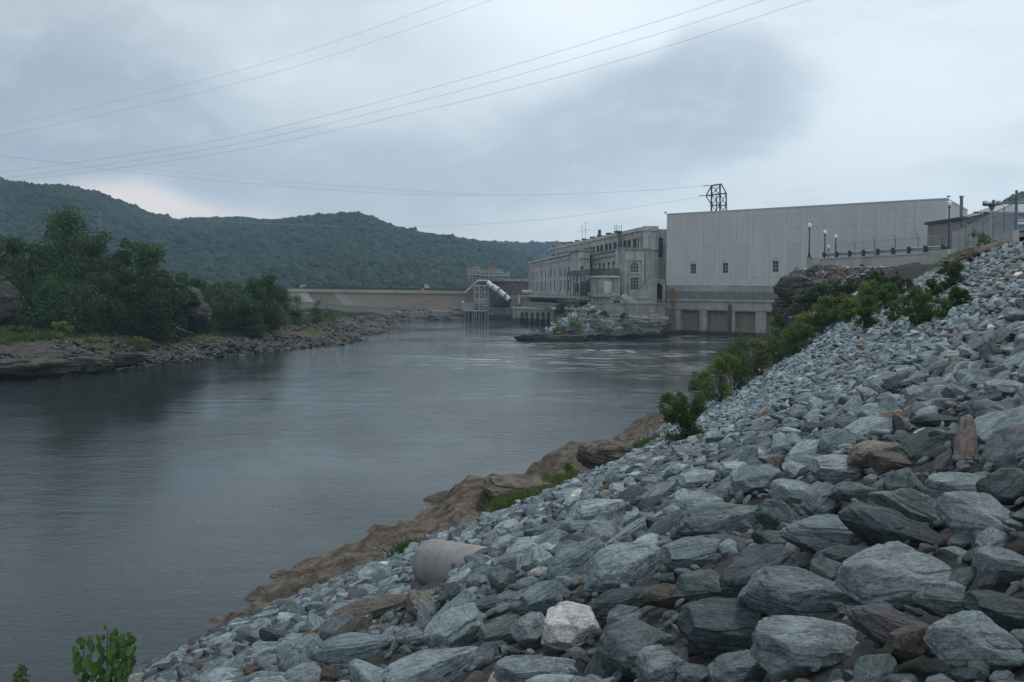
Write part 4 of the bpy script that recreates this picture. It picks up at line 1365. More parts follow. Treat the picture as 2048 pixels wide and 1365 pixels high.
# ================================================================= facade helper
class Face:
    """vertical plane through two plan points; a = metres along, b = out of the wall"""
    def __init__(s, p0, p1):
        s.p0 = Vector((p0[0], p0[1], 0)); d = Vector((p1[0] - p0[0], p1[1] - p0[1], 0)); s.L = d.length; s.d = d.normalized()
        s.n = Vector((s.d.y, -s.d.x, 0))
        if (s.p0).dot(s.n) > 0: s.n = -s.n

    def pt(s, a, b, z): 
        v = s.p0 + s.d * a + s.n * b
        return Vector((v.x, v.y, z))

    def az(s, px, py):
        r = dirv(px, py)
        # (r.x,1)*t = p0 + d*a
        den = r.x * s.d.y - s.d.x
        t = (s.p0.x * s.d.y - s.p0.y * s.d.x) / (r.x * s.d.y - 1.0 * s.d.x)
        a = (Vector((r.x * t, t, 0)) - s.p0).dot(s.d)
        return a, EYE + r.z * t

    def box(s, mb, a0, a1, b0, b1, z0, z1):
        p = [s.pt(a0, b1, z0), s.pt(a1, b1, z0), s.pt(a1, b0, z0), s.pt(a0, b0, z0), s.pt(a0, b1, z1), s.pt(a1, b1, z1), s.pt(a1, b0, z1), s.pt(a0, b0, z1)]
        return mb.hexa(p)

    def wall(s, mb, a0, a1, z0, z1, holes, reveal=.5, b=0.0):
        """wall sheet with real openings and reveals"""
        A = sorted({a0, a1, *[h[0] for h in holes], *[h[1] for h in holes]}); Z = sorted({z0, z1, *[h[2] for h in holes], *[h[3] for h in holes]})
        A = [x for x in A if a0 <= x <= a1]; Z = [x for x in Z if z0 <= x <= z1]
        for i in range(len(A) - 1):
            for j in range(len(Z) - 1):
                ca, cz = (A[i] + A[i + 1]) / 2, (Z[j] + Z[j + 1]) / 2
                if any(h[0] < ca < h[1] and h[2] < cz < h[3] for h in holes): continue
                mb.add([s.pt(A[i], b, Z[j]), s.pt(A[i + 1], b, Z[j]), s.pt(A[i + 1], b, Z[j + 1]), s.pt(A[i], b, Z[j + 1])], [(0, 1, 2, 3)])
        for (h0, h1, y0, y1) in holes:
            q = [(h0, y0), (h1, y0), (h1, y1), (h0, y1)]
            for k_ in range(4):
                (xa, ya), (xb, yb) = q[k_], q[(k_ + 1) % 4]
                mb.add([s.pt(xa, b, ya), s.pt(xb, b, yb), s.pt(xb, b - reveal, yb), s.pt(xa, b - reveal, ya)], [(0, 1, 2, 3)])

    def window(s, a0, a1, z0, z1, parent, cols=2, rows=3, depth=.35, bar=.09, arch=False, b=0.0, mat=None, label=None):
        mb = MB(); d0 = b - depth
        w = a1 - a0; h = z1 - z0
        s.box(mb, a0, a0 + bar, d0 - .05, d0 + .08, z0, z1); s.box(mb, a1 - bar, a1, d0 - .05, d0 + .08, z0, z1)
        s.box(mb, a0 + bar, a1 - bar, d0 - .05, d0 + .08, z0, z0 + bar); s.box(mb, a0 + bar, a1 - bar, d0 - .05, d0 + .08, z1 - bar, z1)
        for c_ in range(1, cols):
            x = a0 + w * c_ / cols; s.box(mb, x - bar * .4, x + bar * .4, d0 - .04, d0 + .06, z0 + bar, z1 - bar)
        for r_ in range(1, rows):
            z = z0 + h * r_ / rows; s.box(mb, a0 + bar, a1 - bar, d0 - .045, d0 + .055, z - bar * .4, z + bar * .4)
        if arch:   # corner spandrels turn the head into an arch
            for sg in (0, 1):
                for q in range(4):
                    t0, t1 = q / 4, (q + 1) / 4
                    x0 = a0 + w * .5 * t0; x1 = a0 + w * .5 * t1
                    hh = w * .5 * (1 - math.sqrt(max(0, 1 - (1 - (t0 + t1) / 2) ** 2)))
                    if hh < .03: continue
                    if sg: x0, x1 = a0 + a1 - x1, a0 + a1 - x0
                    s.box(mb, x0, x1, d0 + .082, max(b - .01, d0 + .1), z1 - hh, z1 - .003)
        fr = mb.build('window', mat or M['frame'], parent)
        mp = MB().add([s.pt(a0, d0 - .06, z0), s.pt(a1, d0 - .06, z0), s.pt(a1, d0 - .06, z1), s.pt(a0, d0 - .06, z1)], [(0, 1, 2, 3)])
        mp.build('pane', M['glass'], fr)
        if label: fr['label'] = label
        return fr


# ================================================================= white building
def white_building():
    w0 = atz(1331, 668, 0.0)
    zr = EYE + dirv(1331, 430).z * w0.y
    r1 = dirv(1893, 399); d1 = (zr - EYE) / r1.z
    w1 = Vector((r1.x * d1, d1, 0))
    r2 = dirv(1935, 422); d2 = (zr - EYE) / r2.z
    w2 = Vector((r2.x * d2, d2, 0))
    F0 = Face(w0, w1)
    root = empty('powerhouse_extension', (w0.x, w0.y, 0), 'big blank pale grey concrete block with three small windows above water gates', 'building')
    zc = F0.az(1345, 571)[1]      # foot of the pale cladding
    L = F0.L
    wins = [(1381, 1392, 528, 548), (1445, 1456, 526, 547), (1545, 1557, 522, 545)]
    holes = []
    for (x0, x1, y0, y1) in wins:
        a0, zt = F0.az(x0, y0); a1, _ = F0.az(x1, y0); _, zb = F0.az(x0, y1)
        holes.append((a0, a1, zb, zt))
    mb = MB()
    F0.wall(mb, 0, L, zc, zr, holes, .5)
    back = 38
    FS = Face(w1, w2)
    # side walls and roof
    s_end = w1 + (w2 - w1) * 1.0
    b0 = F0.pt(0, -back, 0)
    P = lambda v, z: (v.x, v.y, z)
    rear = s_end + (b0 - w0) * 0.02
    mb.add([P(w0, zc), P(w0, zr), P(b0, zr), P(b0, zc)], [(0, 1, 2, 3)])
    mb.add([P(w1, zc), P(s_end, zc), P(s_end, zr), P(w1, zr)], [(0, 1, 2, 3)])
    mb.add([P(s_end, zc), P(b0, zc), P(b0, zr), P(s_end, zr)], [(0, 1, 2, 3)])
    mb.add([P(w0, zr - .05), P(w1, zr - .05), P(s_end, zr - .05), P(b0, zr - .05)], [(0, 1, 2, 3)])
    mb.build('wall', M['white_wall'], root)
    cp = MB(); F0.box(cp, -.15, L + .15, -.5, .12, zr, zr + .35); FS.box(cp, .2, FS.L, -.5, .12, zr, zr + .34)
    cp.build('coping', M['steel_pale'], root)
    # relief: pilaster strips between bays and framed panels
    cen = [1359, 1386, 1419, 1451, 1485, 1517, 1551, 1589, 1625, 1658, 1697, 1737, 1776, 1816, 1853]
    pl = MB(); pn = MB()
    for i, cx in enumerate(cen):
        hw = 10.5 if cx < 1500 else 11.5
        a0 = F0.az(cx - hw, 500)[0]; a1 = F0.az(cx + hw, 500)[0]
        if i < len(cen) - 1:
            nx = F0.az(cen[i + 1] - hw, 500)[0]
            m_ = (a1 + nx) / 2
            F0.box(pl, m_ - (nx - a1) * .32, m_ + (nx - a1) * .32, 0, .13, zc + .6, zr - .4)
        zt = zr - 1.6; zb = zr - 6.2
        F0.box(pn, a0 + .6, a1 - .6, 0, .035, zt - 1.1, zt - .9)
        F0.box(pn, a0 + .6, a1 - .6, 0, .035, zt - 2.4, zt - 2.2)
        F0.box(pn, a0, a1, 0, .05, zt - 3.9, zt - 3.65)
        F0.box(pn, a0, a1, 0, .05, zt - .15, zt)
        if i in (2, 4, 7): F0.box(pn, a0, a1, 0, .05, zc + 3, zc + 12)
        F0.box(pn, a0, a1, 0, .07, zc + 2.4, zc + 2.6)
    pl.build('pilasters', M['white_wall'], root)
    pn.build('panels', M['white_panel'], root)
    for h in holes:
        F0.window(*h, root, cols=2, rows=3, bar=.12, depth=.4, mat=M['steel_pale'])
    # arch hoods above windows
    for h in holes:
        hm = MB(); n = 10; ca = (h[0] + h[1]) / 2; ra = (h[1] - h[0]) * .62
        for q in range(n):
            t0, t1 = math.pi * q / n, math.pi * (q + 1) / n
            p0 = F0.pt(ca + math.cos(t0) * ra, .06, h[3] + .25 + math.sin(t0) * ra * .6); p1 = F0.pt(ca + math.cos(t1) * ra, .06, h[3] + .25 + math.sin(t1) * ra * .6)
            hm.tube(p0, p1, .07, .07, 4)
        hm.build('window_arch', M['white_panel'], root)
    # concrete base with gate bays
    z1 = F0.az(1345, 583)[1]; z2 = F0.az(1345, 598)[1]; z3 = F0.az(1380, 621)[1]
    LB = L * .82
    bs = MB(); F0.wall(bs, -.4, LB, z1, zc - .1, [], 0, b=.35)
    F0.box(bs, -.4, LB, .0, .42, zc - .1, zc)
    gates = [(1362, 1400), (1414, 1456), (1470, 1512), (1533, 1575)]
    gh = []
    for (x0, x1) in gates:
        a0 = F0.az(x0, 645)[0]; a1 = F0.az(x1, 645)[0]
        gh.append((a0, a1, -2.0, z3))
    F0.wall(bs, -.4, LB, -2.0, z2, gh, 1.5, b=.35)
    mwl = [F0.pt(-.4, .35, -2), F0.pt(-.4, -30, -2), F0.pt(-.4, -30, zc), F0.pt(-.4, .35, zc)]
    bs.add(mwl, [(0, 1, 2, 3)])
    bs.build('base', M['conc_base'], root)
    bd = MB(); F0.wall(bd, -.4, LB, z2, z1, [], 0, b=.30); bd.build('band', M['band'], root)
    led = MB(); F0.box(led, -.45, LB, .35, .75, z2 - .6, z2 - .35); F0.box(led, -.45, LB, .35, .6, z3 + .3, z3 + .55)
    led.build('ledge', M['conc_base'], root)
    for (a0, a1, za, zb) in gh:
        gm = MB(); F0.box(gm, a0, a1, -1.5, -1.15, -2, z3)
        gob = gm.build('water_gate', M['gate'], root)
        rib = MB()
        for k_ in range(3):
            zz = 1.2 + k_ * 2.0
            F0.box(rib, a0, a1, -1.148, -1.08, zz, zz + .09)
        rib.build('rail', M['gate'], gob)
    for (x0, y0, y1, wd) in ((1332.5, 628, 668, .35), (1461.5, 609, 672, .45)):
        a, zt = F0.az(x0, y0)
        gm = MB(); F0.box(gm, a - wd, a + wd, .4, .9, -1, zt)
        gm.build('steel_guide', M['steel_dark'], root)
    # rusty stain under the overflow
    st = MB()
    prev = None
    for k_ in range(14):
        py = 577 + k_ * 6.6
        a, z = F0.az(1346 + .8 * math.sin(k_ * .5), py)
        wd = .7 + .12 * math.sin(k_ * .7 + 1) + .04 * k_
        cur = (F0.pt(a - wd, .365, z), F0.pt(a + wd, .365, z))
        if prev: st.add([prev[0], prev[1], cur[1], cur[0]], [(0, 1, 2, 3)])
        prev = cur
    m, gg, b = new_mat('rust_stain')
    geo = gg.node('ShaderNodeNewGeometry').outputs['Position']
    n_ = gg.noise(gg.scale(geo, (1.5, 1.5, .25)), 1.2, 5, .65)
    gg.l.new(gg.mix(gg.ss(n_, .4, .6), (.30, .15, .06), (.16, .10, .055)), b.inputs['Base Color']); b.inputs['Roughness'].default_value = .9
    gg.l.new(gg.ss(n_, .32, .5, 0, .85), b.inputs['Alpha'])
    st.build('rust_stain', m, root)
    # small masts on the roof corners
    for (px_, py_) in ((1327, 424), (1893, 392)):
        q = at(px_ + 4, py_, w0.y if px_ < 1500 else d1)
        mm = MB(); mm.tube((q.x, q.y, zr), (q.x, q.y, q.z), .1, .06, 5); mm.box(q.x - .4, q.x + .4, q.y - .1, q.y + .1, q.z - .3, q.z)
        mm.build('roof_antenna', M['steel'], root)
    return root, F0, zr, w0, w1


WROOT, F0, ZR, W0, W1 = white_building()


# ================================================================= old powerhouse
def old_powerhouse():
    zm = EYE + dirv(1283, 457).z * 252.0            # main roof
    za = EYE + 14.0                                   # annex roof
    m0 = at(1283, 457, 252.0); r = dirv(1100, 497.5); dm = (zm - EYE) / r.z; m1 = Vector((r.x * dm, dm, 0))
    root = empty('powerhouse', (m0.x, m0.y, 6), 'old weathered concrete powerhouse with rows of arched windows beside the pale block', 'building')
    FM = Face(m0, m1)          # long river front of the upper hall
    LM = FM.L
    zf = 9.0                                          # level of the lower deck
    # --- upper hall
    pairs = [(258, 285), (300, 332), (345, 385), (395, 432), (445, 487), (497, 543), (557, 603), (615, 667), (683, 737), (752, 810), (830, 890), (908, 972)]
    zt = FM.az(1275, 476.5)[1]; zb = FM.az(1275, 497)[1]
    holes = []
    for (x0, x1) in pairs:
        xa, xb = 1040 + x0 / 4.013, 1040 + x1 / 4.013
        aa, ab = FM.az(xb, 490)[0], FM.az(xa, 490)[0]
        mid = (aa + ab) / 2; gp = (ab - aa) * .05; aa -= .25; ab += .25
        holes += [(aa, mid - gp, zb, zt), (mid + gp, ab, zb, zt)]
    mb = MB()
    FM.wall(mb, 0, LM, zf, zm, holes, .2)
    # near end wall with the tall window
    FE = Face(FM.pt(0, 0, 0), FM.pt(0, -26, 0))
    w_a0, w_zt = FE.az(1315.5, 476); w_a1 = FE.az(1326.5, 476)[0]; w_zb = FE.az(1320, 515)[1]
    eh = [(min(w_a0, w_a1), max(w_a0, w_a1), w_zb, w_zt)]
    FE.wall(mb, 0, 26, zf, zm - .2, eh, .6)
    mb.add([FM.pt(0, 0, zm - .1), FM.pt(LM, 0, zm - .1), FM.pt(LM, -26, zm - .1), FM.pt(0, -26, zm - .1)], [(0, 1, 2, 3)])
    mb.add([FM.pt(LM, 0, zf), FM.pt(LM, -26, zf), FM.pt(LM, -26, zm), FM.pt(LM, 0, zm)], [(0, 1, 2, 3)])
    mb.build('upper_wall', M['conc_old'], root)
    for h in holes: FM.window(*h, root, cols=2, rows=4, arch=True, depth=.12, bar=.08, mat=M['frame_dark'])
    for h in eh: FE.window(*h, root, cols=3, rows=7, depth=.3, bar=.12)
    pil = MB()
    for i in range(len(pairs) + 1):
        if i == 0: a = holes[0][1] + 4.8
        elif i == len(pairs): a = 0.9
        else: a = (holes[2 * i][1 if False else 0] + holes[2 * i + 1][1]) / 2; a = (holes[2 * (i - 1)][0] + holes[2 * i + 1][1]) / 2
        FM.box(pil, a - .4, a + .4, 0, .25, zf, zm - .9)
    pil.build('pilasters', M['conc_old'], root)
    cn = MB(); FM.box(cn, -.3, LM + .3, 0, .7, zm - .9, zm - .45); FM.box(cn, -.3, LM + .3, -.4, .5, zm - .45, zm + .3); FM.box(cn, 0, LM, 0, .35, zb - 1.2, zb - .8)
    FM.box(cn, 0, LM, 0, .2, zt + .5, zt + .75)
    cn.build('cornice', M['conc_old'], root)
    # roof ventilators
    for x in (258, 345, 390, 440, 495, 560, 615, 690, 755):
        a = FM.az(1040 + x / 4.013, 490)[0]
        v = MB(); FM.box(v, a - 1.2, a + 1.2, -1.6, -.4, zm, zm + .9); FM.box(v, a - 1.5, a + 1.5, -1.8, -.2, zm + .9, zm + 1.15)
        v.build('roof_vent', M['roof_dark'], root)
    a = FM.az(1040 + 597 / 4.013, 480)[0]
    v = MB(); q = FM.pt(a, -2, zm); v.tube(q, q + Vector((0, 0, 3.4)), .6, .6, 10); v.build('chimney', M['steel_dark'], root)
    for x, hh in ((479, 7.5), (505, 8.5)):
        a = FM.az(1040 + x / 4.013, 480)[0]
        v = MB(); q = FM.pt(a, -1, zm); v.tube(q, q + Vector((0, 0, hh)), .09, .05, 5); v.tube(q + Vector((-2.2, 0, hh * .55)), q + Vector((2.2, 0, hh * .55)), .05, .05, 4)
        v.tube(q + Vector((-.8, 0, hh * .85)), q + Vector((.8, 0, hh * .85)), .05, .05, 4)
        v.build('antenna', M['steel'], root)
    # roof access platform and its stair
    a = FM.az(1244, 470)[0]
    v = MB()
    for k in (-1.2, 1.2):
        for b_ in (.6, 2.2): v.tube(FM.pt(a + k, b_, zm - .6), FM.pt(a + k, b_, zm + 2.4), .08, .08, 4)
    FM.box(v, a - 1.5, a + 1.5, .5, 2.4, zm + .2, zm + .4)
    for hh in (1.3, 2.3): v.tube(FM.pt(a - 1.3, 2.2, zm + hh), FM.pt(a + 1.3, 2.2, zm + hh), .06, .06, 4)
    v.tube(FM.pt(a - .6, 1.6, zm), FM.pt(a - 5.5, 1.6, zb), .35, .35, 4); v.tube(FM.pt(a - .6, 2.3, zm + 1), FM.pt(a - 5.5, 2.3, zb + 1), .06, .06, 4)
    v.build('roof_stair', M['steel_dark'], root)
    # tower pier at the near corner of the hall
    tw = MB()
    q0 = FE.az(1285, 470)[0]; q1 = FE.az(1312, 470)[0]
    FE.box(tw, q0, q1, 0, 2.2, zf, zm + .6); 
    FE.box(tw, q0 - .4, q1 + .4, 0, 2.6, zm - .9, zm - .3)
    FE.box(tw, q0 + 1.2, q1 - 1.2, 2.2, 2.55, zf + 6, zm - 2.4)
    tw.build('corner_tower', M['conc_old'], root)
    # --- annex: near block facing us with two large windows
    n0 = at(1237, 500, 247.0); n1 = at(1298, 500, 247.6)
    FN = Face((n0.x, n0.y), (n1.x, n1.y)); LN = FN.L
    zn = EYE + dirv(1262, 498).z * 248
    hs = []
    for (y0, y1) in ((525, 546), (555, 580)):
        a0, zt_ = FN.az(1261, y0); a1 = FN.az(1278, y0)[0]; zb_ = FN.az(1261, y1)[1]
        hs.append((a0, a1, zb_, zt_))
    nb = MB(); FN.wall(nb, 0, LN, zf - 2, zn, hs, .7)
    nb.add([FN.pt(0, 0, zn - .05), FN.pt(LN, 0, zn - .05), FN.pt(LN, -5, zn - .05), FN.pt(0, -5, zn - .05)], [(0, 1, 2, 3)])
    nb.add([FN.pt(0, 0, zf - 2), FN.pt(0, -5, zf - 2), FN.pt(0, -5, zn), FN.pt(0, 0, zn)], [(0, 1, 2, 3)])
    nb.add([FN.pt(LN, 0, zf - 2), FN.pt(LN, -5, zf - 2), FN.pt(LN, -5, zn), FN.pt(LN, 0, zn)], [(0, 1, 2, 3)])
    nb.build('end_block', M['conc_old'], root)
    tr = MB(); FN.box(tr, -.3, LN + .3, -.4, .5, zn - .4, zn + .35)
    FN.box(tr, .1, 1.9, 0, .5, zf - 2, zn - .4); FN.box(tr, LN - 1.4, LN - .2, 0, .4, zf - 2, zn - .4)
    FN.box(tr, hs[0][0] - .9, hs[0][0] - .35, 0, .22, zf, zn - 4); FN.box(tr, hs[0][1] + .35, hs[0][1] + .9, 0, .22, zf, zn - 4)
    FN.box(tr, hs[0][0] - .9, hs[0][1] + .9, 0, .3, zn - 4, zn - 3.4); FN.box(tr, hs[0][0] - .3, hs[0][1] + .3, 0, .35, hs[0][2] - .5, hs[0][2] - .15)
    tr.build('end_block_trim', M['conc_dark'], root)
    FN.window(*hs[0], root, cols=3, rows=3, arch=True, depth=.3, bar=.14, mat=M['steel_pale'])
    FN.window(*hs[1], root, cols=3, rows=4, depth=.3, bar=.14, mat=M['steel_pale'])
    # --- annex recessed arcade
    c0 = at(1236, 500, 248); c1 = atz(1179.7, 509.6, za)
    FR = Face((c0.x + 1.2, c0.y), (c1.x + .6, c1.y)); hs = []
    zt_ = FR.az(1217, 524.5)[1]; zb_ = FR.az(1217, 541)[1]
    for x in (570, 603, 640, 675, 712, 750):
        a = FR.az(1040 + x / 4.013, 530)[0]; hw = 1.25
        hs.append((a - hw, a + hw, zb_, zt_))
    hs = [h for h in hs if h[0] > .2]
    rb = MB(); FR.wall(rb, 0, FR.L, zf, za, hs, .2)
    rb.add([FR.pt(0, 0, za - .05), FR.pt(FR.L, 0, za - .05), FR.pt(FR.L, -12, za - .05), FR.pt(0, -12, za - .05)], [(0, 1, 2, 3)])
    rb.build('arcade_wall', M['conc_old'], root)
    for h in hs: FR.window(*h, root, cols=2, rows=3, arch=True, depth=.12, bar=.08, mat=M['frame_dark'])
    tr = MB(); FR.box(tr, 0, FR.L, -.4, .5, za - .3, za + .4); FR.box(tr, 0, FR.L, 0, .35, zt_ + 1.6, zt_ + 2.1); tr.build('arcade_cornice', M['conc_dark'], root)
    # --- mid tower bay
    t0 = at(1157, 508, 268); t1 = at(1180, 508, 269.5)
    FT = Face((t0.x, t0.y), (t1.x, t1.y))
    t2 = at(1140.5, 510, 283)
    zt2 = za + .6
    a0, z1_ = FT.az(1160.5, 532.5); a1 = FT.az(1168, 532)[0]; z0_ = FT.az(1160, 540)[1]
    hh = [(a0, a1, z0_, z1_)]
    tb = MB(); FT.wall(tb, 0, FT.L, zf, zt2, hh, .5)
    tb.add([FT.pt(0, 0, zf), (t2.x, t2.y, zf), (t2.x, t2.y, zt2), FT.pt(0, 0, zt2)], [(0, 1, 2, 3)])
    tb.add([FT.pt(0, 0, zt2 - .05), FT.pt(FT.L, 0, zt2 - .05), FT.pt(FT.L, -20, zt2 - .05), (t2.x, t2.y, zt2 - .05)], [(0, 1, 2, 3)])
    tb.add([FT.pt(FT.L, 0, zf), FT.pt(FT.L, -12, zf), FT.pt(FT.L, -12, zt2), FT.pt(FT.L, 0, zt2)], [(0, 1, 2, 3)])
    tb.build('stair_bay', M['conc_old'], root)
    FT.window(*hh[0], root, cols=2, rows=3, arch=True, depth=.3, bar=.12)
    tr = MB(); FT.box(tr, -.3, FT.L + .3, -.4, .45, zt2 - .4, zt2 + .3); FT.box(tr, .2, FT.L - .2, 0, .3, z1_ + 2.2, z1_ + 2.7)
    FX = Face((t0.x, t0.y), (t2.x, t2.y)); FX.box(tr, .5, FX.L, -.3, .45, zt2 - .4, zt2 + .29); tr.build('stair_bay_trim', M['conc_dark'], root)
    # --- far annex with two rows of slit windows
    f1 = atz(1058.7, 526.6, za); f0 = Vector((t2.x, t2.y, 0))
    FF = Face((f0.x, f0.y), (f1.x, f1.y)); hs = []
    zs = [FF.az(1084, 541.5)[1], FF.az(1084, 557)[1], FF.az(1084, 563.5)[1], FF.az(1084, 582.5)[1]]
    for x in (1063.5, 1068, 1074, 1080.6, 1084, 1091, 1098, 1102, 1109.4, 1117, 1121.7, 1129.8, 1137):
        a = FF.az(x, 560)[0]
        if a < .6: continue
        hs += [(a - .85, a + .85, zs[1], zs[0]), (a - .85, a + .85, zs[3], zs[2])]
    fb = MB(); FF.wall(fb, 0, FF.L, zf, za, hs, .2)
    fb.add([FF.pt(FF.L, 0, zf), FF.pt(FF.L, -14, zf), FF.pt(FF.L, -14, za), FF.pt(FF.L, 0, za)], [(0, 1, 2, 3)])
    fb.add([FF.pt(0, 0, za - .05), FF.pt(FF.L, 0, za - .05), FF.pt(FF.L, -14, za - .05), FF.pt(0, -14, za - .05)], [(0, 1, 2, 3)])
    fb.build('annex_wall', M['conc_old'], root)
    for h in hs: FF.window(*h, root, cols=1, rows=4, depth=.12, bar=.07, mat=M['frame_dark'])
    tr = MB(); FF.box(tr, 0, FF.L + .4, -.4, .6, za - .3, za + .5); FF.box(tr, 0, FF.L, 0, .35, zs[0] + 2.6, zs[0] + 3.1)
    for x in (1059.5, 1066, 1082.3, 1101 - .7, 1119):
        a = FF.az(x, 560)[0]; FF.box(tr, a - .5, a + .5, 0, .4, zf, za - .3)
    tr.build('annex_cornice', M['conc_old'], root)
    # --- deck slab in front and rail
    dk = MB()
    dl = [at(1060, 593, 345), at(1180, 594, 262), at(1182, 594, 250), at(1242, 597, 240)]
    zd = 10.6
    pts = [(q.x - 1.5, q.y - 2) for q in dl]
    for i in range(len(pts) - 1):
        FQ = Face(pts[i], pts[i + 1]); FQ.box(dk, 0, FQ.L, -7, 0, zd - .7, zd)
    dk.build('deck', M['conc_dark'], root)
    rl = MB()
    for i in range(len(pts) - 1):
        FQ = Face(pts[i], pts[i + 1]); k = 0
        while k < FQ.L:
            rl.tube(FQ.pt(k, -.2, zd), FQ.pt(k, -.2, zd + 1.1), .05, .05, 4); k += 2.5
        for hgt in (.55, 1.1): rl.tube(FQ.pt(0, -.2, zd + hgt), FQ.pt(FQ.L, -.2, zd + hgt), .045, .045, 4)
    rl.build('railing', M['steel'], root)
    return root, za, zm, FM, FE, FN


PROOT, ZA, ZM, FM, FE, FN = old_powerhouse()


def fb(mb, x0, y0, x1, y1, d, depth):
    """box whose front face spans two sight lines at distance d"""
    a = at(x0, y1, d); b_ = at(x1, y0, d)
    return mb.box(min(a.x, b_.x), max(a.x, b_.x), d, d + depth, min(a.z, b_.z), max(a.z, b_.z))


def strut(mb, x0, y0, x1, y1, d, r, d2=None):
    return mb.tube(at(x0, y0, d), at(x1, y1, d2 or d), r, r, 5)


# --- transformer house, gantry, stair and quay in front of the old powerhouse
def quay():
    D = 238
    r = empty('transformer_house', at(1210, 594, D), 'low stained concrete house with a blank panel in front of the arched windows', 'building')
    mb = MB(); fb(mb, 1187, 554.5, 1222, 594, D, 10); mb.build('wall', M['conc_dark'], r)
    mb = MB(); fb(mb, 1185, 552.5, 1241, 555, D - .5, 10.5); mb.build('roof', M['conc_old'], r)
    mb = MB(); fb(mb, 1208, 563, 1222, 586, D - .12, .1); mb.build('blind_panel', M['conc_old'], r)
    mb = MB(); fb(mb, 1222, 557, 1240, 592, D + 1, 8); mb.build('side_wall', M['conc_old'], r)
    mb = MB(); fb(mb, 1226, 562, 1231, 586, D + .9, .1); fb(mb, 1233, 560, 1238, 588, D + .9, .1); mb.build('buttress', M['conc_dark'], r)

    g_ = empty('switchyard_gantry', at(1187, 550, 244), 'dark steel lattice gantry running in front of the old powerhouse', 'gantry')
    mb = MB()
    xs = np.linspace(1135, 1240, 22)
    top = lambda x: np.interp(x, [1135, 1180, 1240], [545, 539.5, 538.5])
    bot = lambda x: np.interp(x, [1135, 1180, 1240], [551, 549.5, 549])
    dd = lambda x: float(np.interp(x, [1135, 1180, 1240], [275, 258, 240]))
    for i in range(len(xs) - 1):
        a, b_ = xs[i], xs[i + 1]
        for f in (top, bot): mb.tube(at(a, f(a), dd(a)), at(b_, f(b_), dd(b_)), .16, .16, 5)
        mb.tube(at(a, top(a), dd(a)), at(b_, bot(b_), dd(b_)), .09, .09, 4); mb.tube(at(a, bot(a), dd(a)), at(b_, top(b_), dd(b_)), .09, .09, 4)
        mb.tube(at(a, top(a), dd(a)), at(a, bot(a), dd(a)), .1, .1, 4)
        mb.tube(at(a, top(a), dd(a) + 3), at(b_, top(b_), dd(b_) + 3), .12, .12, 4)
        mb.tube(at(a, top(a), dd(a)), at(b_, top(b_), dd(b_) + 3), .08, .08, 4)
    mb.build('beam', M['steel_dark'], g_)
    for x in (1138, 1150, 1165, 1183, 1200, 1236):
        mb = MB(); d = dd(x)
        for k in (-.6, .6):
            p = at(x, bot(x), d); q = at(x, 592, d); mb.tube((p.x + k, p.y, p.z), (q.x + k, q.y, q.z), .13, .13, 4)
        n = 7
        for i in range(n):
            p = at(x, bot(x), d); q = at(x, 592, d)
            za_, zb_ = p.z + (q.z - p.z) * i / n, p.z + (q.z - p.z) * (i + 1) / n
            mb.tube((p.x - .6, d, za_), (p.x + .6, d, zb_), .06, .06, 4)
        mb.build('column', M['steel_dark'], g_)
    for i, x in enumerate((1176, 1190, 1196, 1203, 1211, 1219, 1228)):
        mb = MB(); p = at(x, 538, dd(x) + 1.5); h_ = 1.2 + (i % 3) * .5
        prof = [(.16, 0)]
        for k in range(5): prof += [(.28, .15 + k * .22), (.14, .25 + k * .22)]
        mb.lathe(p, prof, 8); mb.build('insulator', M['steel_pale'], g_)
    # transformers under the gantry
    for i, (x0, x1, y0) in enumerate(((1150, 1158, 566), (1162, 1171, 563), (1173, 1184, 560))):
        t = empty('transformer', at((x0 + x1) / 2, 592, 252), ['dark green transformer left of its two neighbours under the gantry', 'middle dark transformer under the gantry', 'tall dark transformer beside the transformer house'][i], 'transformer', 'transformers under the gantry')
        mb = MB(); fb(mb, x0, y0, x1, 592, 252, 3.5)
        a = at(x0, y0, 252); b_ = at(x1, 592, 252)
        mb.build('tank', plain_mat('transformer_paint', (.05, .075, .075), .6), t)
        mb = MB(); k = a.x + .15
        while k < b_.x - .1:
            mb.box(k, k + .09, 251.5, 251.99, b_.z + .5, a.z - .4); k += .35
        mb.build('cooling_fins', M['steel'], t)
    # yellow guard boxes on the deck
    for i, (x0, x1, y0, y1) in enumerate(((1127, 1134, 585, 590), (1152, 1156, 586, 591), (1176, 1185, 585, 591), (1229, 1240, 586, 592), (1321, 1328, 560, 569))):
        mb = MB(); d = 246; fb(mb, x0, y0, x1, y1, d, 1.0)
        a = at(x0, y0, d); b_ = at(x1, y1, d)
        mb.box(a.x - .08, b_.x + .08, d - .08, d + 1.08, a.z, a.z + .12)
        tag(mb.build('guard_box', M['yellow']), ['faded yellow box at the far end of the deck', 'faded yellow box under the gantry', 'yellow box beside the transformer house', 'yellow beam at the foot of the transformer house', 'yellow hoist box over the arched doorway'][i], 'box')

    # --- stair block with arched doorway next to the pale building
    s_ = empty('stair_block', at(1290, 606, 236), 'concrete stair block with a tall arched doorway against the pale building', 'building')
    d = 243
    mb = MB()
    L0 = at(1298, 606, d); L1 = at(1331, 606, d)
    FD = Face((L0.x, d), (L1.x, d))
    a0, zt = FD.az(1307.5, 567); a1 = FD.az(1325, 567)[0]; zb = FD.az(1310, 606)[1]
    ztop = FD.az(1310, 558)[1]
    FD.wall(mb, 0, FD.L - .2, 5, ztop, [(a0, a1, zb, zt)], 2.0)
    mb.build('wall', M['conc_dark'], s_)
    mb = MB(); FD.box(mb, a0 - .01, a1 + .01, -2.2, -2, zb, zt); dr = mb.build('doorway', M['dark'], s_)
    mb = MB()
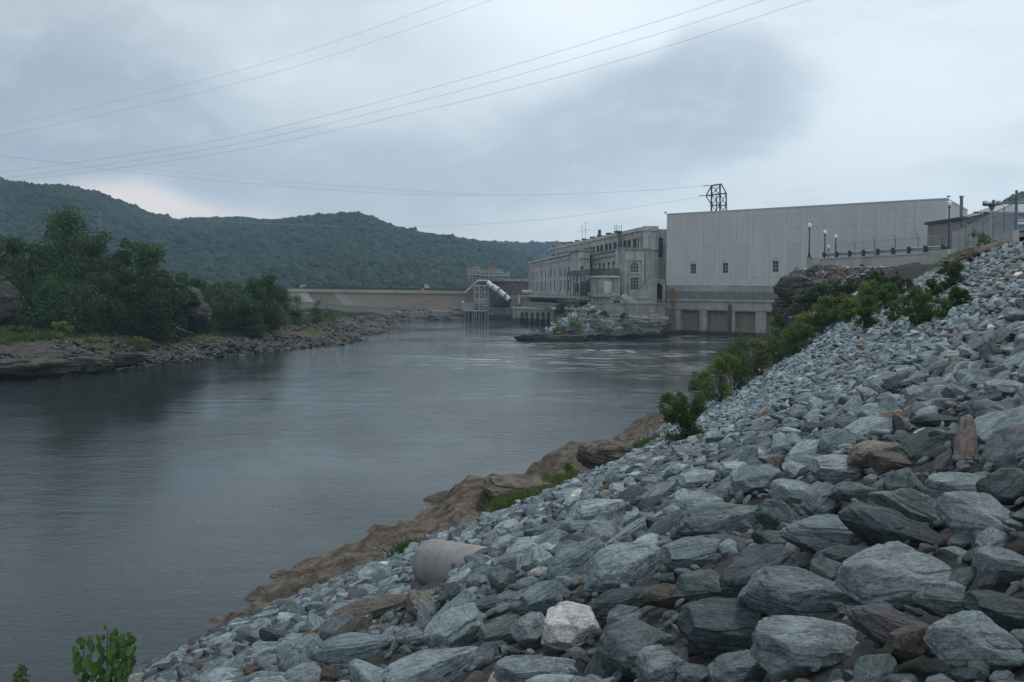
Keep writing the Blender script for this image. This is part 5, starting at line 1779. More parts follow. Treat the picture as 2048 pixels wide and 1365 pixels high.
    for sg in (0, 1):
        for q in range(6):
            t0_, t1_ = q / 6, (q + 1) / 6
            wd = a1 - a0; x0 = a0 + wd * .5 * t0_; x1 = a0 + wd * .5 * t1_
            hh = wd * .42 * (1 - math.sqrt(max(0, 1 - (1 - (t0_ + t1_) / 2) ** 2)))
            if sg: x0, x1 = a0 + a1 - x1, a0 + a1 - x0
            FD.box(mb, x0, x1, -1.5, -.02, zt - hh, zt - .002)
    mb.build('arch', M['conc_dark'], s_)
    # sloping side wall of the stair coming down to the left
    p = [at(1250, 594, 240), at(1270, 594, 240), at(1306, 558, 241), at(1314, 558, 241), at(1314, 608, 240), at(1250, 608, 240)]
    mb = MB(); n = len(p)
    q = [Vector((v.x, v.y + 2.2, v.z)) for v in p]
    mb.add(p + q, [tuple(range(n)), tuple(range(2 * n - 1, n - 1, -1))] + [(i, (i + 1) % n, n + (i + 1) % n, n + i) for i in range(n)])
    mb.build('stair_wall', M['conc_dark'], s_)
    # second flight down to the right
    p = [at(1244, 592, 233.5), at(1250, 588, 233.5), at(1282, 607, 233.5), at(1256, 607, 233.5), at(1244, 595, 233.5)]
    n = len(p); q = [Vector((v.x, v.y + 1.8, v.z)) for v in p]
    mb = MB(); mb.add(p + q, [tuple(range(n)), tuple(range(2 * n - 1, n - 1, -1))] + [(i, (i + 1) % n, n + (i + 1) % n, n + i) for i in range(n)])
    mb.build('lower_flight', M['conc_old'], s_)
    mb = MB()
    for x in np.arange(1308, 1330, 2.2): mb.tube(at(x, 606, 241.5), at(x, 599, 241.5), .05, .05, 4)
    for y in (599, 602.5): strut(mb, 1307, y, 1330, y, 241.5, .06)
    mb.build('railing', M['rust'], s_)

    # --- quay: long retaining wall with the round-arched culvert above it
    q_ = empty('quay_wall', at(1240, 628, 226), 'grey streaked retaining wall above the rock island, with a rail on top', 'wall')
    F_ = Face((at(1176, 625, 236).x, 236), (at(1332, 625, 226).x, 228))
    zt = F_.az(1240, 608)[1]
    mb = MB(); F_.box(mb, 0, F_.L, -2, 0, 1.0, zt); F_.box(mb, -.1, F_.L, -2.1, .25, zt, zt + .3); mb.build('wall', M['conc_dark'], q_)
    mb = MB(); k = 0
    while k < F_.L:
        mb.tube(F_.pt(k, -.1, zt + .3), F_.pt(k, -.1, zt + 1.3), .05, .05, 4); k += 1.9
    for hh in (.85, 1.3): mb.tube(F_.pt(0, -.1, zt + hh), F_.pt(F_.L, -.1, zt + hh), .04, .04, 4)
    mb.build('railing', M['steel'], q_)
    # wall between deck and quay with half-round culvert
    w_ = empty('deck_wall', at(1220, 608, 240), 'concrete wall below the deck pierced by a half-round opening', 'wall')
    FW = Face((at(1183, 600, 240).x, 240), (at(1300, 600, 236).x, 236))
    zt = FW.az(1220, 594)[1]
    a0 = FW.az(1224.5, 606)[0]; a1 = FW.az(1242.5, 606)[0]; z0 = FW.az(1233, 609)[1]
    rr = (a1 - a0) / 2
    mb = MB(); FW.wall(mb, 0, FW.L, 7.0, zt, [(a0, a1, z0, z0 + rr)], 1.6); mb.build('wall', M['conc_old'], w_)
    mb = MB()
    for q in range(16):
        t = -1 + 2 * (q + .5) / 16; h0 = rr * math.sqrt(1 - t * t)
        if rr - h0 < .02: continue
        FW.box(mb, a0 + (q / 16) * 2 * rr, a0 + ((q + 1) / 16) * 2 * rr, -1.4, -.02, z0 + h0, z0 + rr - .002)
    mb.build('arch', M['conc_old'], w_)
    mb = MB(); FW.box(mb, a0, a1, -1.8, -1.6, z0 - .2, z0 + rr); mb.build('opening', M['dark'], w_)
    mb = MB()
    for x in (1188, 1196, 1204, 1212, 1219):
        a = FW.az(x, 600)[0]; FW.box(mb, a - .3, a + .3, 0, .35, 7.2, zt - .1)
    FW.box(mb, 0, FW.L, 0, .3, zt - .5, zt - .1)
    mb.build('buttresses', M['conc_dark'], w_)
    # white barriers on the quay
    for i in range(5):
        x = 1291 + i * 4
        mb = MB(); fb(mb, x, 602, x + 2.6, 606, 232, .8); tag(mb.build('barrier', M['steel_pale']), 'small whitish road barrier in the row on the quay', 'barrier', 'road barriers on the quay')


quay()


# ================================================================= tailrace arches under the deck
def tailrace():
    r = empty('tailrace_wall', at(1040, 640, 330), 'low stained concrete wall with round arches at the water below the old powerhouse', 'wall')
    D = 330.0
    a = at(1025, 650, D); b_ = at(1150, 650, 285)
    F_ = Face((a.x, D), (b_.x, 300))
    zt = F_.az(1070, 619)[1]
    holes = []
    for c_ in (1044, 1053, 1064, 1075, 1086, 1097):
        x0 = F_.az(c_ - 3.8, 635)[0]; x1 = F_.az(c_ + 3.8, 635)[0]
        holes.append((x0, x1, -1.0, F_.az(c_, 624.5)[1]))
    mb = MB(); F_.wall(mb, 0, F_.az(1106, 630)[0], -1, zt, holes, 2.0)
    mb.build('wall', M['conc_dark'], r)
    mb = MB(); F_.box(mb, 0, F_.L, -6, .3, zt, zt + .6); mb.build('slab', M['conc_old'], r)
    for h in holes:
        mb = MB(); wd = h[1] - h[0]
        for q in range(10):
            t = -1 + 2 * (q + .5) / 10; hh = wd * .6 * (1 - math.sqrt(1 - t * t))
            if hh < .03: continue
            F_.box(mb, h[0] + wd * q / 10, h[0] + wd * (q + 1) / 10, -1.9, -.02, h[3] - hh, h[3] - .002)
        ar = mb.build('arch', M['conc_dark'], r)
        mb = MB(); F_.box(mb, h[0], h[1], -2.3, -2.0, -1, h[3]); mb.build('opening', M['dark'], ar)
    # rusty pier at its end
    mb = MB(); fb(mb, 1106, 624, 1118, 662, 262, 8); mb.build('end_pier', M['gate'], r)
    mb = MB()
    for x in (1117, 1134, 1150): fb(mb, x, 620, x + 2.0, 645, 256, .8)
    fb(mb, 1104, 617, 1152, 619.6, 255, 6); fb(mb, 1112, 637, 1152, 638.6, 256, 2)
    mb.build('pier_frame', M['conc_old'], r)
    # colonnade under the deck
    c = empty('deck_colonnade', at(1100, 612, 300), 'row of stained posts and dark gaps carrying the powerhouse deck', 'colonnade')
    mb = MB()
    F2 = Face((at(1044, 600, 346).x, 346), (at(1152, 600, 272).x, 272))
    zt2 = F2.az(1100, 594.5)[1]; zb2 = F2.az(1100, 617)[1]
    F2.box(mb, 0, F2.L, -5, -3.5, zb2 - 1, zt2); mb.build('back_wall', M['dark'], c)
    mb = MB(); k = 0
    while k < F2.L:
        F2.box(mb, k, k + 1.3, -3.4, 0, zb2, zt2 - 2.2); k += 2.7
    F2.box(mb, 0, F2.L, -3.4, .2, zt2 - 2.9, zt2 - 2.3)
    F2.box(mb, 0, F2.L, -3.4, .1, zb2, zb2 + 1.2)
    mb.build('posts', stone_mat('stained_posts', (.20, .185, .155), (.27, .255, .22), .4, .9, .1, c3=(.16, .10, .06), streak=.6), c)
    mb = MB(); F2.box(mb, 0, F2.L, -4, .5, zt2 - .1, zt2 + .5); mb.build('slab', M['conc_old'], c)


tailrace()


# ================================================================= rock island in front of the quay
outcrop('rock_outcrop', 1262, 655, 170, 66, 222, 'massive pale-topped grey rock under the quay wall', 611, M['rock_grey'], dims=(1, .35, 1), rough=1.5, sub=6, sharp=40, ledge=0)
outcrop('rock_outcrop', 1205, 662, 100, 62, 214, 'slanting layered rock face falling to the water on the island', 612, M['rock_grey'], dims=(1, .4, 1), rough=2.4, tilt=.35, sub=6)
outcrop('rock_outcrop', 1308, 652, 62, 60, 224, 'pinnacle of grey rock beside the pale building', 613, M['rock_grey'], dims=(1, .6, 1), rough=2.0, sub=6, ledge=0)
outcrop('rock_outcrop', 1112, 680, 150, 26, 201, 'low flat tongue of rock at the tip of the island', 614, M['bank_l'], dims=(1, .3, 1), rough=2.4, sub=6)
outcrop('rock_outcrop', 1150, 665, 90, 40, 208, 'hump of grey rock behind the flat tongue', 615, M['rock_grey'], dims=(1, .5, 1), rough=2.4)
outcrop('rock_outcrop', 1168, 636, 44, 44, 224, 'steep end of the stone heap below the deck', 616, M['rock_grey'], dims=(1, .8, 1), rough=2.4)


def island_rubble():
    n = 1500
    t = RNG.random(n); w_ = RNG.normal(0, 1, n)
    A, B_ = at(1112, 664, 210), at(1185, 620, 232)
    P_ = np.array(A)[None] + (np.array(B_) - np.array(A))[None] * t[:, None]
    P_[:, 0] += w_ * 1.8; P_[:, 1] += RNG.normal(-1, 2.5, n); P_[:, 2] += RNG.normal(.2, .7, n) - .25 * np.abs(w_)
    r = RNG.uniform(.22, .62, n)
    T, _ = tint_pick(n, .05)
    rots = RNG.normal(0, .5, (n, 3)); scl = np.stack([r * 1.3, r, r * .8], 1)
    scatter('rubble', P_, rots, scl, T * 1.05, RNG.integers(0, 8, n), src_lo, label='heap of broken grey stone on the rock island', cat='rubble')


island_rubble()
for i, (bx, by, bw, bh, d, mt, lab) in enumerate([
    (1148, 666, 34, 34, 206, 'leaf_light', 'bright green bush on the stone heap of the island'), (1118, 668, 30, 12, 204, 'leaf_yellow', 'low grass at the foot of the stone heap'),
    (1125, 617, 40, 14, 240, 'leaf_mid', 'shrubs growing from the deck edge above the frame'), (1150, 615, 30, 14, 238, 'leaf_light', 'small bright shrubs on the deck edge'),
    (1185, 632, 46, 12, 222, 'leaf_yellow', 'dry grass on top of the island rock'), (1248, 636, 20, 10, 218, 'leaf_mid', 'weed on the edge of the massive rock'),
    (1120, 630, 22, 20, 252, 'leaf_dark', 'dark weeds hanging inside the concrete frame'), (1210, 633, 30, 9, 220, 'leaf_brown', 'brown weeds at the foot of the quay wall')]):
    p = at(bx, by, d)
    bush(p, bh / FPX * d, bw / FPX * d, lab, M[mt], 900 + i, n=1300, leaf=.28, group='plants on the rock island', name='bush')


# ================================================================= dam
def dam():
    D = 392.0
    r = empty('dam', at(750, 630, D), 'long low tan concrete dam with a paler parapet and black boards along its crest', 'dam')
    xs = at(380, 585, D).x, at(945, 585, D).x
    zc = at(760, 580, D).z
    zp = at(760, 586.5, D).z
    zb = 0.0
    x0, x1 = xs
    n = 60
    # battered face in horizontal lifts
    prof = [(0, zp - .02), (.6, zp - 2.2), (1.6, zp - 4.6), (3.0, zp - 7.0), (4.8, 1.6), (5.6, -1)]
    mb = MB()
    for i in range(len(prof) - 1):
        (b0, z0), (b1, z1) = prof[i], prof[i + 1]
        m_ = 3
        for k in range(m_):
            ba = b0 + (b1 - b0) * k / m_; bb = b0 + (b1 - b0) * (k + 1) / m_; za = z0 + (z1 - z0) * k / m_; zb_ = z0 + (z1 - z0) * (k + 1) / m_
            mb.add([(x0, D - ba, za), (x1, D - ba, za), (x1, D - bb, zb_ + .12), (x0, D - bb, zb_ + .12)], [(0, 1, 2, 3)])
            mb.add([(x0, D - bb, zb_ + .12), (x1, D - bb, zb_ + .12), (x1, D - bb + .12, zb_), (x0, D - bb + .12, zb_)], [(0, 1, 2, 3)])
    mb.build('face', M['dam'], r)
    mb = MB(); mb.box(x0, x1, D - .9, D + 3, zp, zc); mb.build('parapet', M['dam_top'], r)
    xb0 = at(604, 580, D).x
    mb = MB(); mb.box(xb0, x1, D + .5, D + .8, zc, zc + 1.0)
    for k in np.arange(xb0, x1, 3.0): mb.box(k, k + .15, D + .35, D + .5, zc, zc + 1.0)
    mb.build('flashboards', M['black'], r)

    def face_strip(px0, px1, w, mat, nm, zlo, skew=7, zhi=None):
        mb = MB(); prev = None
        for (b_, z) in prof:
            if z < zlo: break
            xa = at(px0, 600, D).x + b_ * skew * .35; xb = at(px1, 600, D).x + b_ * skew * .35
            cur = [(xa, D - b_ - .16, z), (xb, D - b_ - .16, z)]
            if prev: mb.add([prev[0], prev[1], cur[1], cur[0]], [(0, 1, 2, 3)])
            prev = cur
        return mb.build(nm, mat, r)
    face_strip(580, 615, 0, M['dam_new'], 'pale_patch', 0)
    face_strip(667, 690, 0, stone_mat('dam_faded', (.2, .185, .165), (.25, .235, .21), .2, .9, .1, streak=.3), 'faded_patch', 0)
    # hut on the crest and pale gear at its left end
    h = empty('crest_hut', at(853, 577, D + 1), 'small pale control hut standing on the crest of the dam', 'hut')
    mb = MB(); fb(mb, 849, 570, 854, 580, D + 1, 2); fb(mb, 854, 573, 859, 576, D + 1, 1.6); mb.build('wall', M['conc_new'], h)
    mb = MB(); fb(mb, 848.5, 568.8, 856, 570, D + .8, 2.4); mb.build('roof', M['steel_pale'], h)
    mb = MB(); fb(mb, 842.5, 577, 847.5, 583.5, D - 1.5, 1.2); mb.build('yellow_cabinet', M['yellow'], h)
    h = empty('crest_winch', at(604, 575, D + 1), 'whitish winch frame at the left end of the black boards', 'winch')
    mb = MB(); fb(mb, 600, 570, 609, 572, D + 1, 1.6); fb(mb, 602, 573.2, 607, 576, D + 1, 1.4); mb.build('drum', M['steel_pale'], h)
    mb = MB()
    for x in (600.5, 604.5, 608.5): strut(mb, x, 570, x, 577, D + 1, .12)
    mb.build('frame', M['steel_pale'], h)


dam()


# apron wall and rocks at the foot of the dam
mb = MB(); fb(mb, 690, 623.5, 960, 640, 376, 8)
for x in np.arange(700, 955, 14): fb(mb, x, 624.5, x + 1.6, 640, 375.2, .8)
tag(mb.build('apron_wall', M['conc_dark']), 'low dark apron wall along the foot of the dam', 'wall')


def toe_rocks():
    n = 1500
    px_ = RNG.uniform(700, 900, n); d = RNG.uniform(345, 374, n)
    P_ = []
    for a, b_ in zip(px_, d):
        q = dirv(a, 600); P_.append((q.x * b_, b_, max(0, RNG.normal(.4, .5) + 2.2 * (b_ - 345) / 30 * (a < 860))))
    P_ = np.array(P_); r = RNG.uniform(.5, 1.5, n)
    T = np.array([(.10, .092, .082), (.14, .132, .122), (.07, .066, .06)])[RNG.integers(0, 3, n)]
    scatter('rubble', P_, RNG.normal(0, .4, (n, 3)), np.stack([r * 1.5, r, r * .7], 1), T, RNG.integers(0, 8, n), src_lo, label='dark jumbled rock at the foot of the dam', cat='rubble')


toe_rocks()


# ================================================================= intake structure at the end of the dam
def intake():
    D = 368.0
    r = empty('intake_tower', at(985, 640, D), 'cluttered concrete and steel intake structure at the end of the dam', 'intake structure')
    mb = MB(); fb(mb, 940, 563, 1062, 645, D + 14, 10); fb(mb, 932, 585, 1020, 645, D + 6, 8); mb.build('rear_wall', M['dam'], r)
    mb = MB(); fb(mb, 905, 618, 1022, 652, D, 8); fb(mb, 904, 616.5, 1023, 618.5, D - .6, 9); mb.build('front_wall', M['conc_dark'], r)
    mb = MB(); fb(mb, 1004, 558.5, 1062, 563, D + 12, 12); fb(mb, 960, 556, 1004, 563, D + 10, 12); mb.build('roadway', M['conc_new'], r)
    mb = MB(); fb(mb, 1020, 592, 1062, 618, D - 8, 8)
    for x in np.arange(1022, 1060, 5): fb(mb, x, 593, x + .8, 617, D - 8.4, .4)
    mb.build('tan_wall', stone_mat('tan_wall', (.27, .21, .14), (.33, .27, .19), .3, .9, .1, streak=.5, c3=(.2, .11, .05)), r)
    # dark rock behind the lattice
    # A-shaped chute legs
    mb = MB()
    for (x0, y0, x1, y1) in ((930, 586, 956, 562), (956, 562, 975, 562), (975, 562, 990, 580)):
        p, q = at(x0, y0, D - 1), at(x1, y1, D - 1)
        for dy in (0, 3): mb.tube(p + Vector((0, dy, 0)), q + Vector((0, dy, 0)), .5, .5, 4)
    mb.build('arch_legs', M['conc_old'], r)
    # lattice tower
    mb = MB(); d0 = D - 5
    X = (949, 958, 970, 976)
    for x in X:
        for dy in (0, 4): mb.tube(at(x, 570, d0) + Vector((0, dy, 0)), at(x, 643, d0) + Vector((0, dy, 0)), .17, .17, 4)
    ys = (572, 585, 598, 602, 606, 612, 622)
    for y in ys: 
        for dy in (0, 4): mb.tube(at(949, y, d0) + Vector((0, dy, 0)), at(976, y, d0) + Vector((0, dy, 0)), .16, .16, 4)
    for i in range(len(ys) - 1):
        strut(mb, 952, ys[i], 972, ys[i + 1], d0, .09); strut(mb, 972, ys[i], 952, ys[i + 1], d0, .09)
    fb(mb, 947, 600.5, 968, 602, d0 - .4, 4.6); fb(mb, 947, 605, 968, 607, d0 - .4, 4.6)
    fb(mb, 926, 621.5, 969, 623, d0 - 1, 5)
    for x in (930, 937, 945, 953, 963): strut(mb, x, 622, x, 644, d0, .17)
    for y in (618.5,): strut(mb, 926, y, 969, y, d0 - 1, .06)
    mb.build('lattice', M['steel_pale'], r)
    # control cabin beside the lattice
    mb = MB(); fb(mb, 922, 606, 948, 621, D - 3, 4); mb.build('cabin', plain_mat('cabin_grey', (.20, .22, .23), .7), r)
    mb = MB(); fb(mb, 924, 602, 928, 606, D - 3, 1.5); mb.build('cabin_vent', M['lamp_white'], r)
    # decks with hoists on top
    mb = MB()
    for (x0, x1, y, dd) in ((935, 961, 541, 4), (957, 1006, 544, 6), (960, 1020, 551, 6), (934, 960, 549, 4)):
        fb(mb, x0, y, x1, y + 1.2, D + 2, dd)
        for x in np.arange(x0, x1 + .1, 4.2): strut(mb, x, y - 4.5, x, y, D + 2, .09)
        strut(mb, x0, y - 4.5, x1, y - 4.5, D + 2, .07); strut(mb, x0, y - 2.3, x1, y - 2.3, D + 2, .06)
    for x in (937, 945, 953, 960, 969, 978, 988, 997, 1006, 1018): strut(mb, x, 543, x, 563, D + 3, .2)
    for (x0, x1) in ((937, 953), (960, 978), (978, 997), (997, 1018)):
        strut(mb, x0, 545, x1, 560, D + 3, .1); strut(mb, x1, 545, x0, 560, D + 3, .1)
    mb.build('hoist_deck', M['steel_pale'], r)
    for (x0, x1, y0, y1) in ((940, 958, 533.5, 540), (976, 992, 534, 541), (942, 947, 529.5, 533)):
        mb = MB(); fb(mb, x0, y0, x1, y1, D + 2.5, 3); fb(mb, x0 + 1, y0 - 1, x0 + 4, y0, D + 2.5, 2)
        for x in np.arange(x0 + 1, x1 - 1, 2.5): fb(mb, x, y0 + 1, x + .8, y1 - 1, D + 2.3, .2)
        mb.build('hoist', M['orange'] if y1 > 535 else M['rust'], r)
    mb = MB(); fb(mb, 944, 546, 958, 563, D + 4, 5); fb(mb, 962, 546, 975, 556, D + 4, 5); fb(mb, 983, 545, 990, 551, D + 4, 4); mb.build('machine_house', plain_mat('teal_steel', (.12, .16, .165), .6), r)
    mb = MB(); fb(mb, 933, 560, 943, 563, D - 1, 3); fb(mb, 931, 566, 943, 569, D - 1, 3); fb(mb, 934, 557, 938, 586, D - .6, 2); mb.build('platform', M['steel'], r)
    # masts
    mb = MB(); strut(mb, 1029.5, 554, 1029.5, 592, D - 2, .28); strut(mb, 1018, 568.5, 1036, 568.5, D - 2, .18); strut(mb, 1041, 551, 1041, 585, D - 2, .35)
    strut(mb, 1030, 570, 1040, 585, D - 2, .12); strut(mb, 1041, 570, 1030, 585, D - 2, .12); strut(mb, 1019.5, 544, 1019.5, 562, D, .14)
    mb.build('mast', M['steel'], r)

    # slanting white pipe
    p = empty('sluice_pipe', at(1000, 575, D - 6), 'fat white pipe slanting down from the intake structure', 'pipe')
    for (x0, y0, x1, y1, rr) in ((976, 565, 985, 574, 1.0), (985, 573.5, 997, 581, 1.25), (997.5, 582, 1010, 592, 1.2), (1010.5, 592.5, 1019.5, 601, 1.15)):
        mb = MB(); mb.tube(at(x0, y0, D - 6), at(x1, y1, D - 8), rr, rr, 18); mb.build('pipe_section', M['pipe_white'], p, smooth=False)
    for (x, y) in ((997, 581), (1010, 592)):
        mb = MB(); a = at(x, y, D - 6.7); dr_ = (at(1019, 601, D - 8) - at(985, 573, D - 6)).normalized(); mb.tube(a - dr_ * .15, a + dr_ * .2, 1.45, 1.45, 18); mb.build('flange', M['steel_dark'], p)
    mb = MB(); m_ = at(1020.5, 603, D - 8.1); mb.tube(at(1019.5, 601, D - 8), m_, 1.0, .9, 14); mb.build('mouth', M['dark'], p)
    # thin fall of water from it
    # small horizontal pipe and vertical white tank
    o_ = MB().tube(at(1044, 584, D - 2), at(1064, 584, D - 2), .85, .85, 14).build('pipe', M['pipe_white']); tag(o_, 'short horizontal whitish pipe entering the powerhouse', 'pipe')
    t = empty('white_tank', at(1037, 609, D - 10), 'small upright white board on the tan wall beside the tailrace', 'tank')
    mb = MB(); fb(mb, 1035.5, 591, 1040.5, 609, D - 9.6, .9); mb.build('shell', M['pipe_white'], t)
    mb = MB()
    for y in (594, 600, 606): fb(mb, 1035.2, y, 1040.8, y + .6, D - 9.75, .1)
    mb.build('straps', M['steel'], t)
    # person-high wheels/rock hump beneath
    outcrop('rock_outcrop', 1000, 604, 40, 34, D + 1, 'dark rubble slope under the slanting white pipe', 640, M['rock_dark'], dims=(1, .5, 1), rough=2.4)


intake()


# ================================================================= roof tower, pylon and wires
def roof_tower():
    d = 262.0
    r = empty('transmission_tower', at(1436, 424, d), 'dark steel lattice tower rising behind the roof of the pale block', 'lattice tower')
    mb = MB()
    S = lambda x0, y0, x1, y1, w=.22, o0=0, o1=0: mb.tube(at(x0, y0, d + o0), at(x1, y1, d + o1), w, w, 4)
    for o in (0, 5):
        S(1423, 372, 1423, 440, .3, o, o); S(1440, 369, 1440, 440, .3, o, o); S(1452.5, 387, 1452.5, 440, .25, o, o)
        S(1421, 372, 1443, 368.5, .25, o, o); S(1412, 392, 1453, 387, .25, o, o); S(1420, 411, 1452, 411, .22, o, o)
        S(1423, 372, 1412, 392, .2, o, o); S(1443, 369, 1452.5, 387, .2, o, o); S(1412, 393, 1422, 408, .18, o, o)
        for (x0, x1, y0, y1) in ((1423, 1440, 372, 390), (1423, 1440, 390, 411), (1440, 1452, 389, 411), (1423, 1440, 411, 432), (1440, 1452, 411, 432)):
            S(x0, y0, x1, y1, .13, o, o); S(x1, y0, x0, y1, .13, o, o)
        S(1432, 372, 1432, 390, .1, o, o)
    for (x, y) in ((1423, 372), (1440, 369), (1452.5, 387), (1412, 392), (1423, 411), (1440, 411), (1452, 411)): S(x, y, x, y, .2, 0, 5)
    S(1433, 392, 1433, 430, .2, 2, 2)
    mb.build('lattice', M['steel_dark'], r)
    for (x, y) in ((1412, 392), (1421, 372)):
        mb = MB(); a = at(x, y, d); mb.path([a, a + Vector((-1.2, 0, .05)), a + Vector((-2.4, 0, 0))], [.12, .22, .1], 8); mb.build('insulator', M['steel_pale'], r)


roof_tower()


def pylon():
    d = 540.0
    r = empty('pylon', at(199, 500, d), 'faint slender lattice pylon standing behind the trees before the hill', 'pylon')
    mb = MB()
    S = lambda x0, y0, x1, y1, w=.24: mb.tube(at(x0, y0, d), at(x1, y1, d), w * 1.5, w * 1.5, 4)
    S(195, 520, 197.5, 428, .28); S(206, 520, 201.5, 428, .28); S(197.5, 428, 199.5, 424); S(201.5, 428, 199.5, 424)
    for y in (432, 444, 458): S(193, y, 206, y, .22)
    ys = list(range(428, 520, 9))
    for i in range(len(ys) - 1):
        f0 = (ys[i] - 428) / 92; f1 = (ys[i + 1] - 428) / 92
        S(197.5 - 2.5 * f0, ys[i], 201.5 + 4.5 * f1, ys[i + 1], .14); S(201.5 + 4.5 * f0, ys[i], 197.5 - 2.5 * f1, ys[i + 1], .14)
    mb.build('lattice', M['steel'], r)


pylon()


def wire(pts, label, rad, grp='power lines across the sky'):
    """conductor through sight-line points with distances, smoothed"""
    P_ = [at(*p) for p in pts]
    out = []
    n = 14
    for i in range(len(P_) - 1):
        p0 = P_[max(i - 1, 0)]; p1 = P_[i]; p2 = P_[i + 1]; p3 = P_[min(i + 2, len(P_) - 1)]
        for k in range(n):
            t = k / n
            out.append(.5 * ((2 * p1) + (-p0 + p2) * t + (2 * p0 - 5 * p1 + 4 * p2 - p3) * t * t + (-p0 + 3 * p1 - 3 * p2 + p3) * t ** 3))
    out.append(P_[-1])
    mb = MB(); mb.path(out, [rad * .72 * (q.y / 150) ** .6 for q in out], 4)
    tag(mb.build('power_line', M['wire']), label, 'power line', grp)


wire([(-150, 296, 300), (0, 255, 270), (300, 187, 220), (600, 106, 175), (900, 0, 140), (1010, -45, 128)], 'uppermost of the overhead cables crossing the top left', .028)
wire([(-150, 312, 300), (0, 273, 272), (300, 209, 222), (600, 131, 177), (985, 0, 138), (1080, -40, 128)], 'second overhead cable from the top, close under the first', .028)
wire([(-150, 362, 320), (0, 346, 290), (420, 284, 225), (860, 177, 165), (1240, 66, 125), (1447, 0, 105), (1560, -40, 98)], 'upper cable of the three that cross the middle of the sky', .034)
wire([(-150, 372, 320), (0, 358, 292), (420, 298, 227), (860, 197, 167), (1240, 91, 127), (1530, 0, 106), (1640, -38, 98)], 'middle cable of the three that cross the middle of the sky', .034)
wire([(-150, 378, 320), (0, 366, 294), (420, 310, 229), (860, 218, 169), (1240, 121, 129), (1620, 0, 107), (1730, -38, 98)], 'lowest cable of the three that cross the middle of the sky', .034)
wire([(-150, 288, 520), (0, 311, 500), (300, 349, 450), (700, 383, 380), (960, 391, 335), (1200, 386, 298), (1421, 372, 262)], 'sagging cable that ends at the top of the roof tower', .034)
wire([(-150, 300, 520), (0, 314, 502), (250, 335, 462), (500, 357, 420), (700, 374, 384), (960, 390, 338)], 'faint second strand beside the sagging cable', .028)
wire([(-150, 388, 540), (0, 409, 520), (300, 433, 460), (620, 451, 390), (850, 453, 345), (1100, 438, 305), (1405, 394, 262)], 'low cable sagging before the hills to the arm of the roof tower', .032)
wire([(-150, 396, 540), (0, 414, 521), (300, 437, 462), (560, 449, 402), (740, 455, 366)], 'faint strand just under the low sagging cable', .026)


# ================================================================= terrace with wall, lamps, fence and buildings
ZT = 16.45
T_PTS = [atz(1612, 523, ZT), atz(1880, 508.5, ZT - .1), atz(1915, 497, ZT + .1)]


def plan(px, py, z): 
    q = atz(px, py, z); return (q.x, q.y)


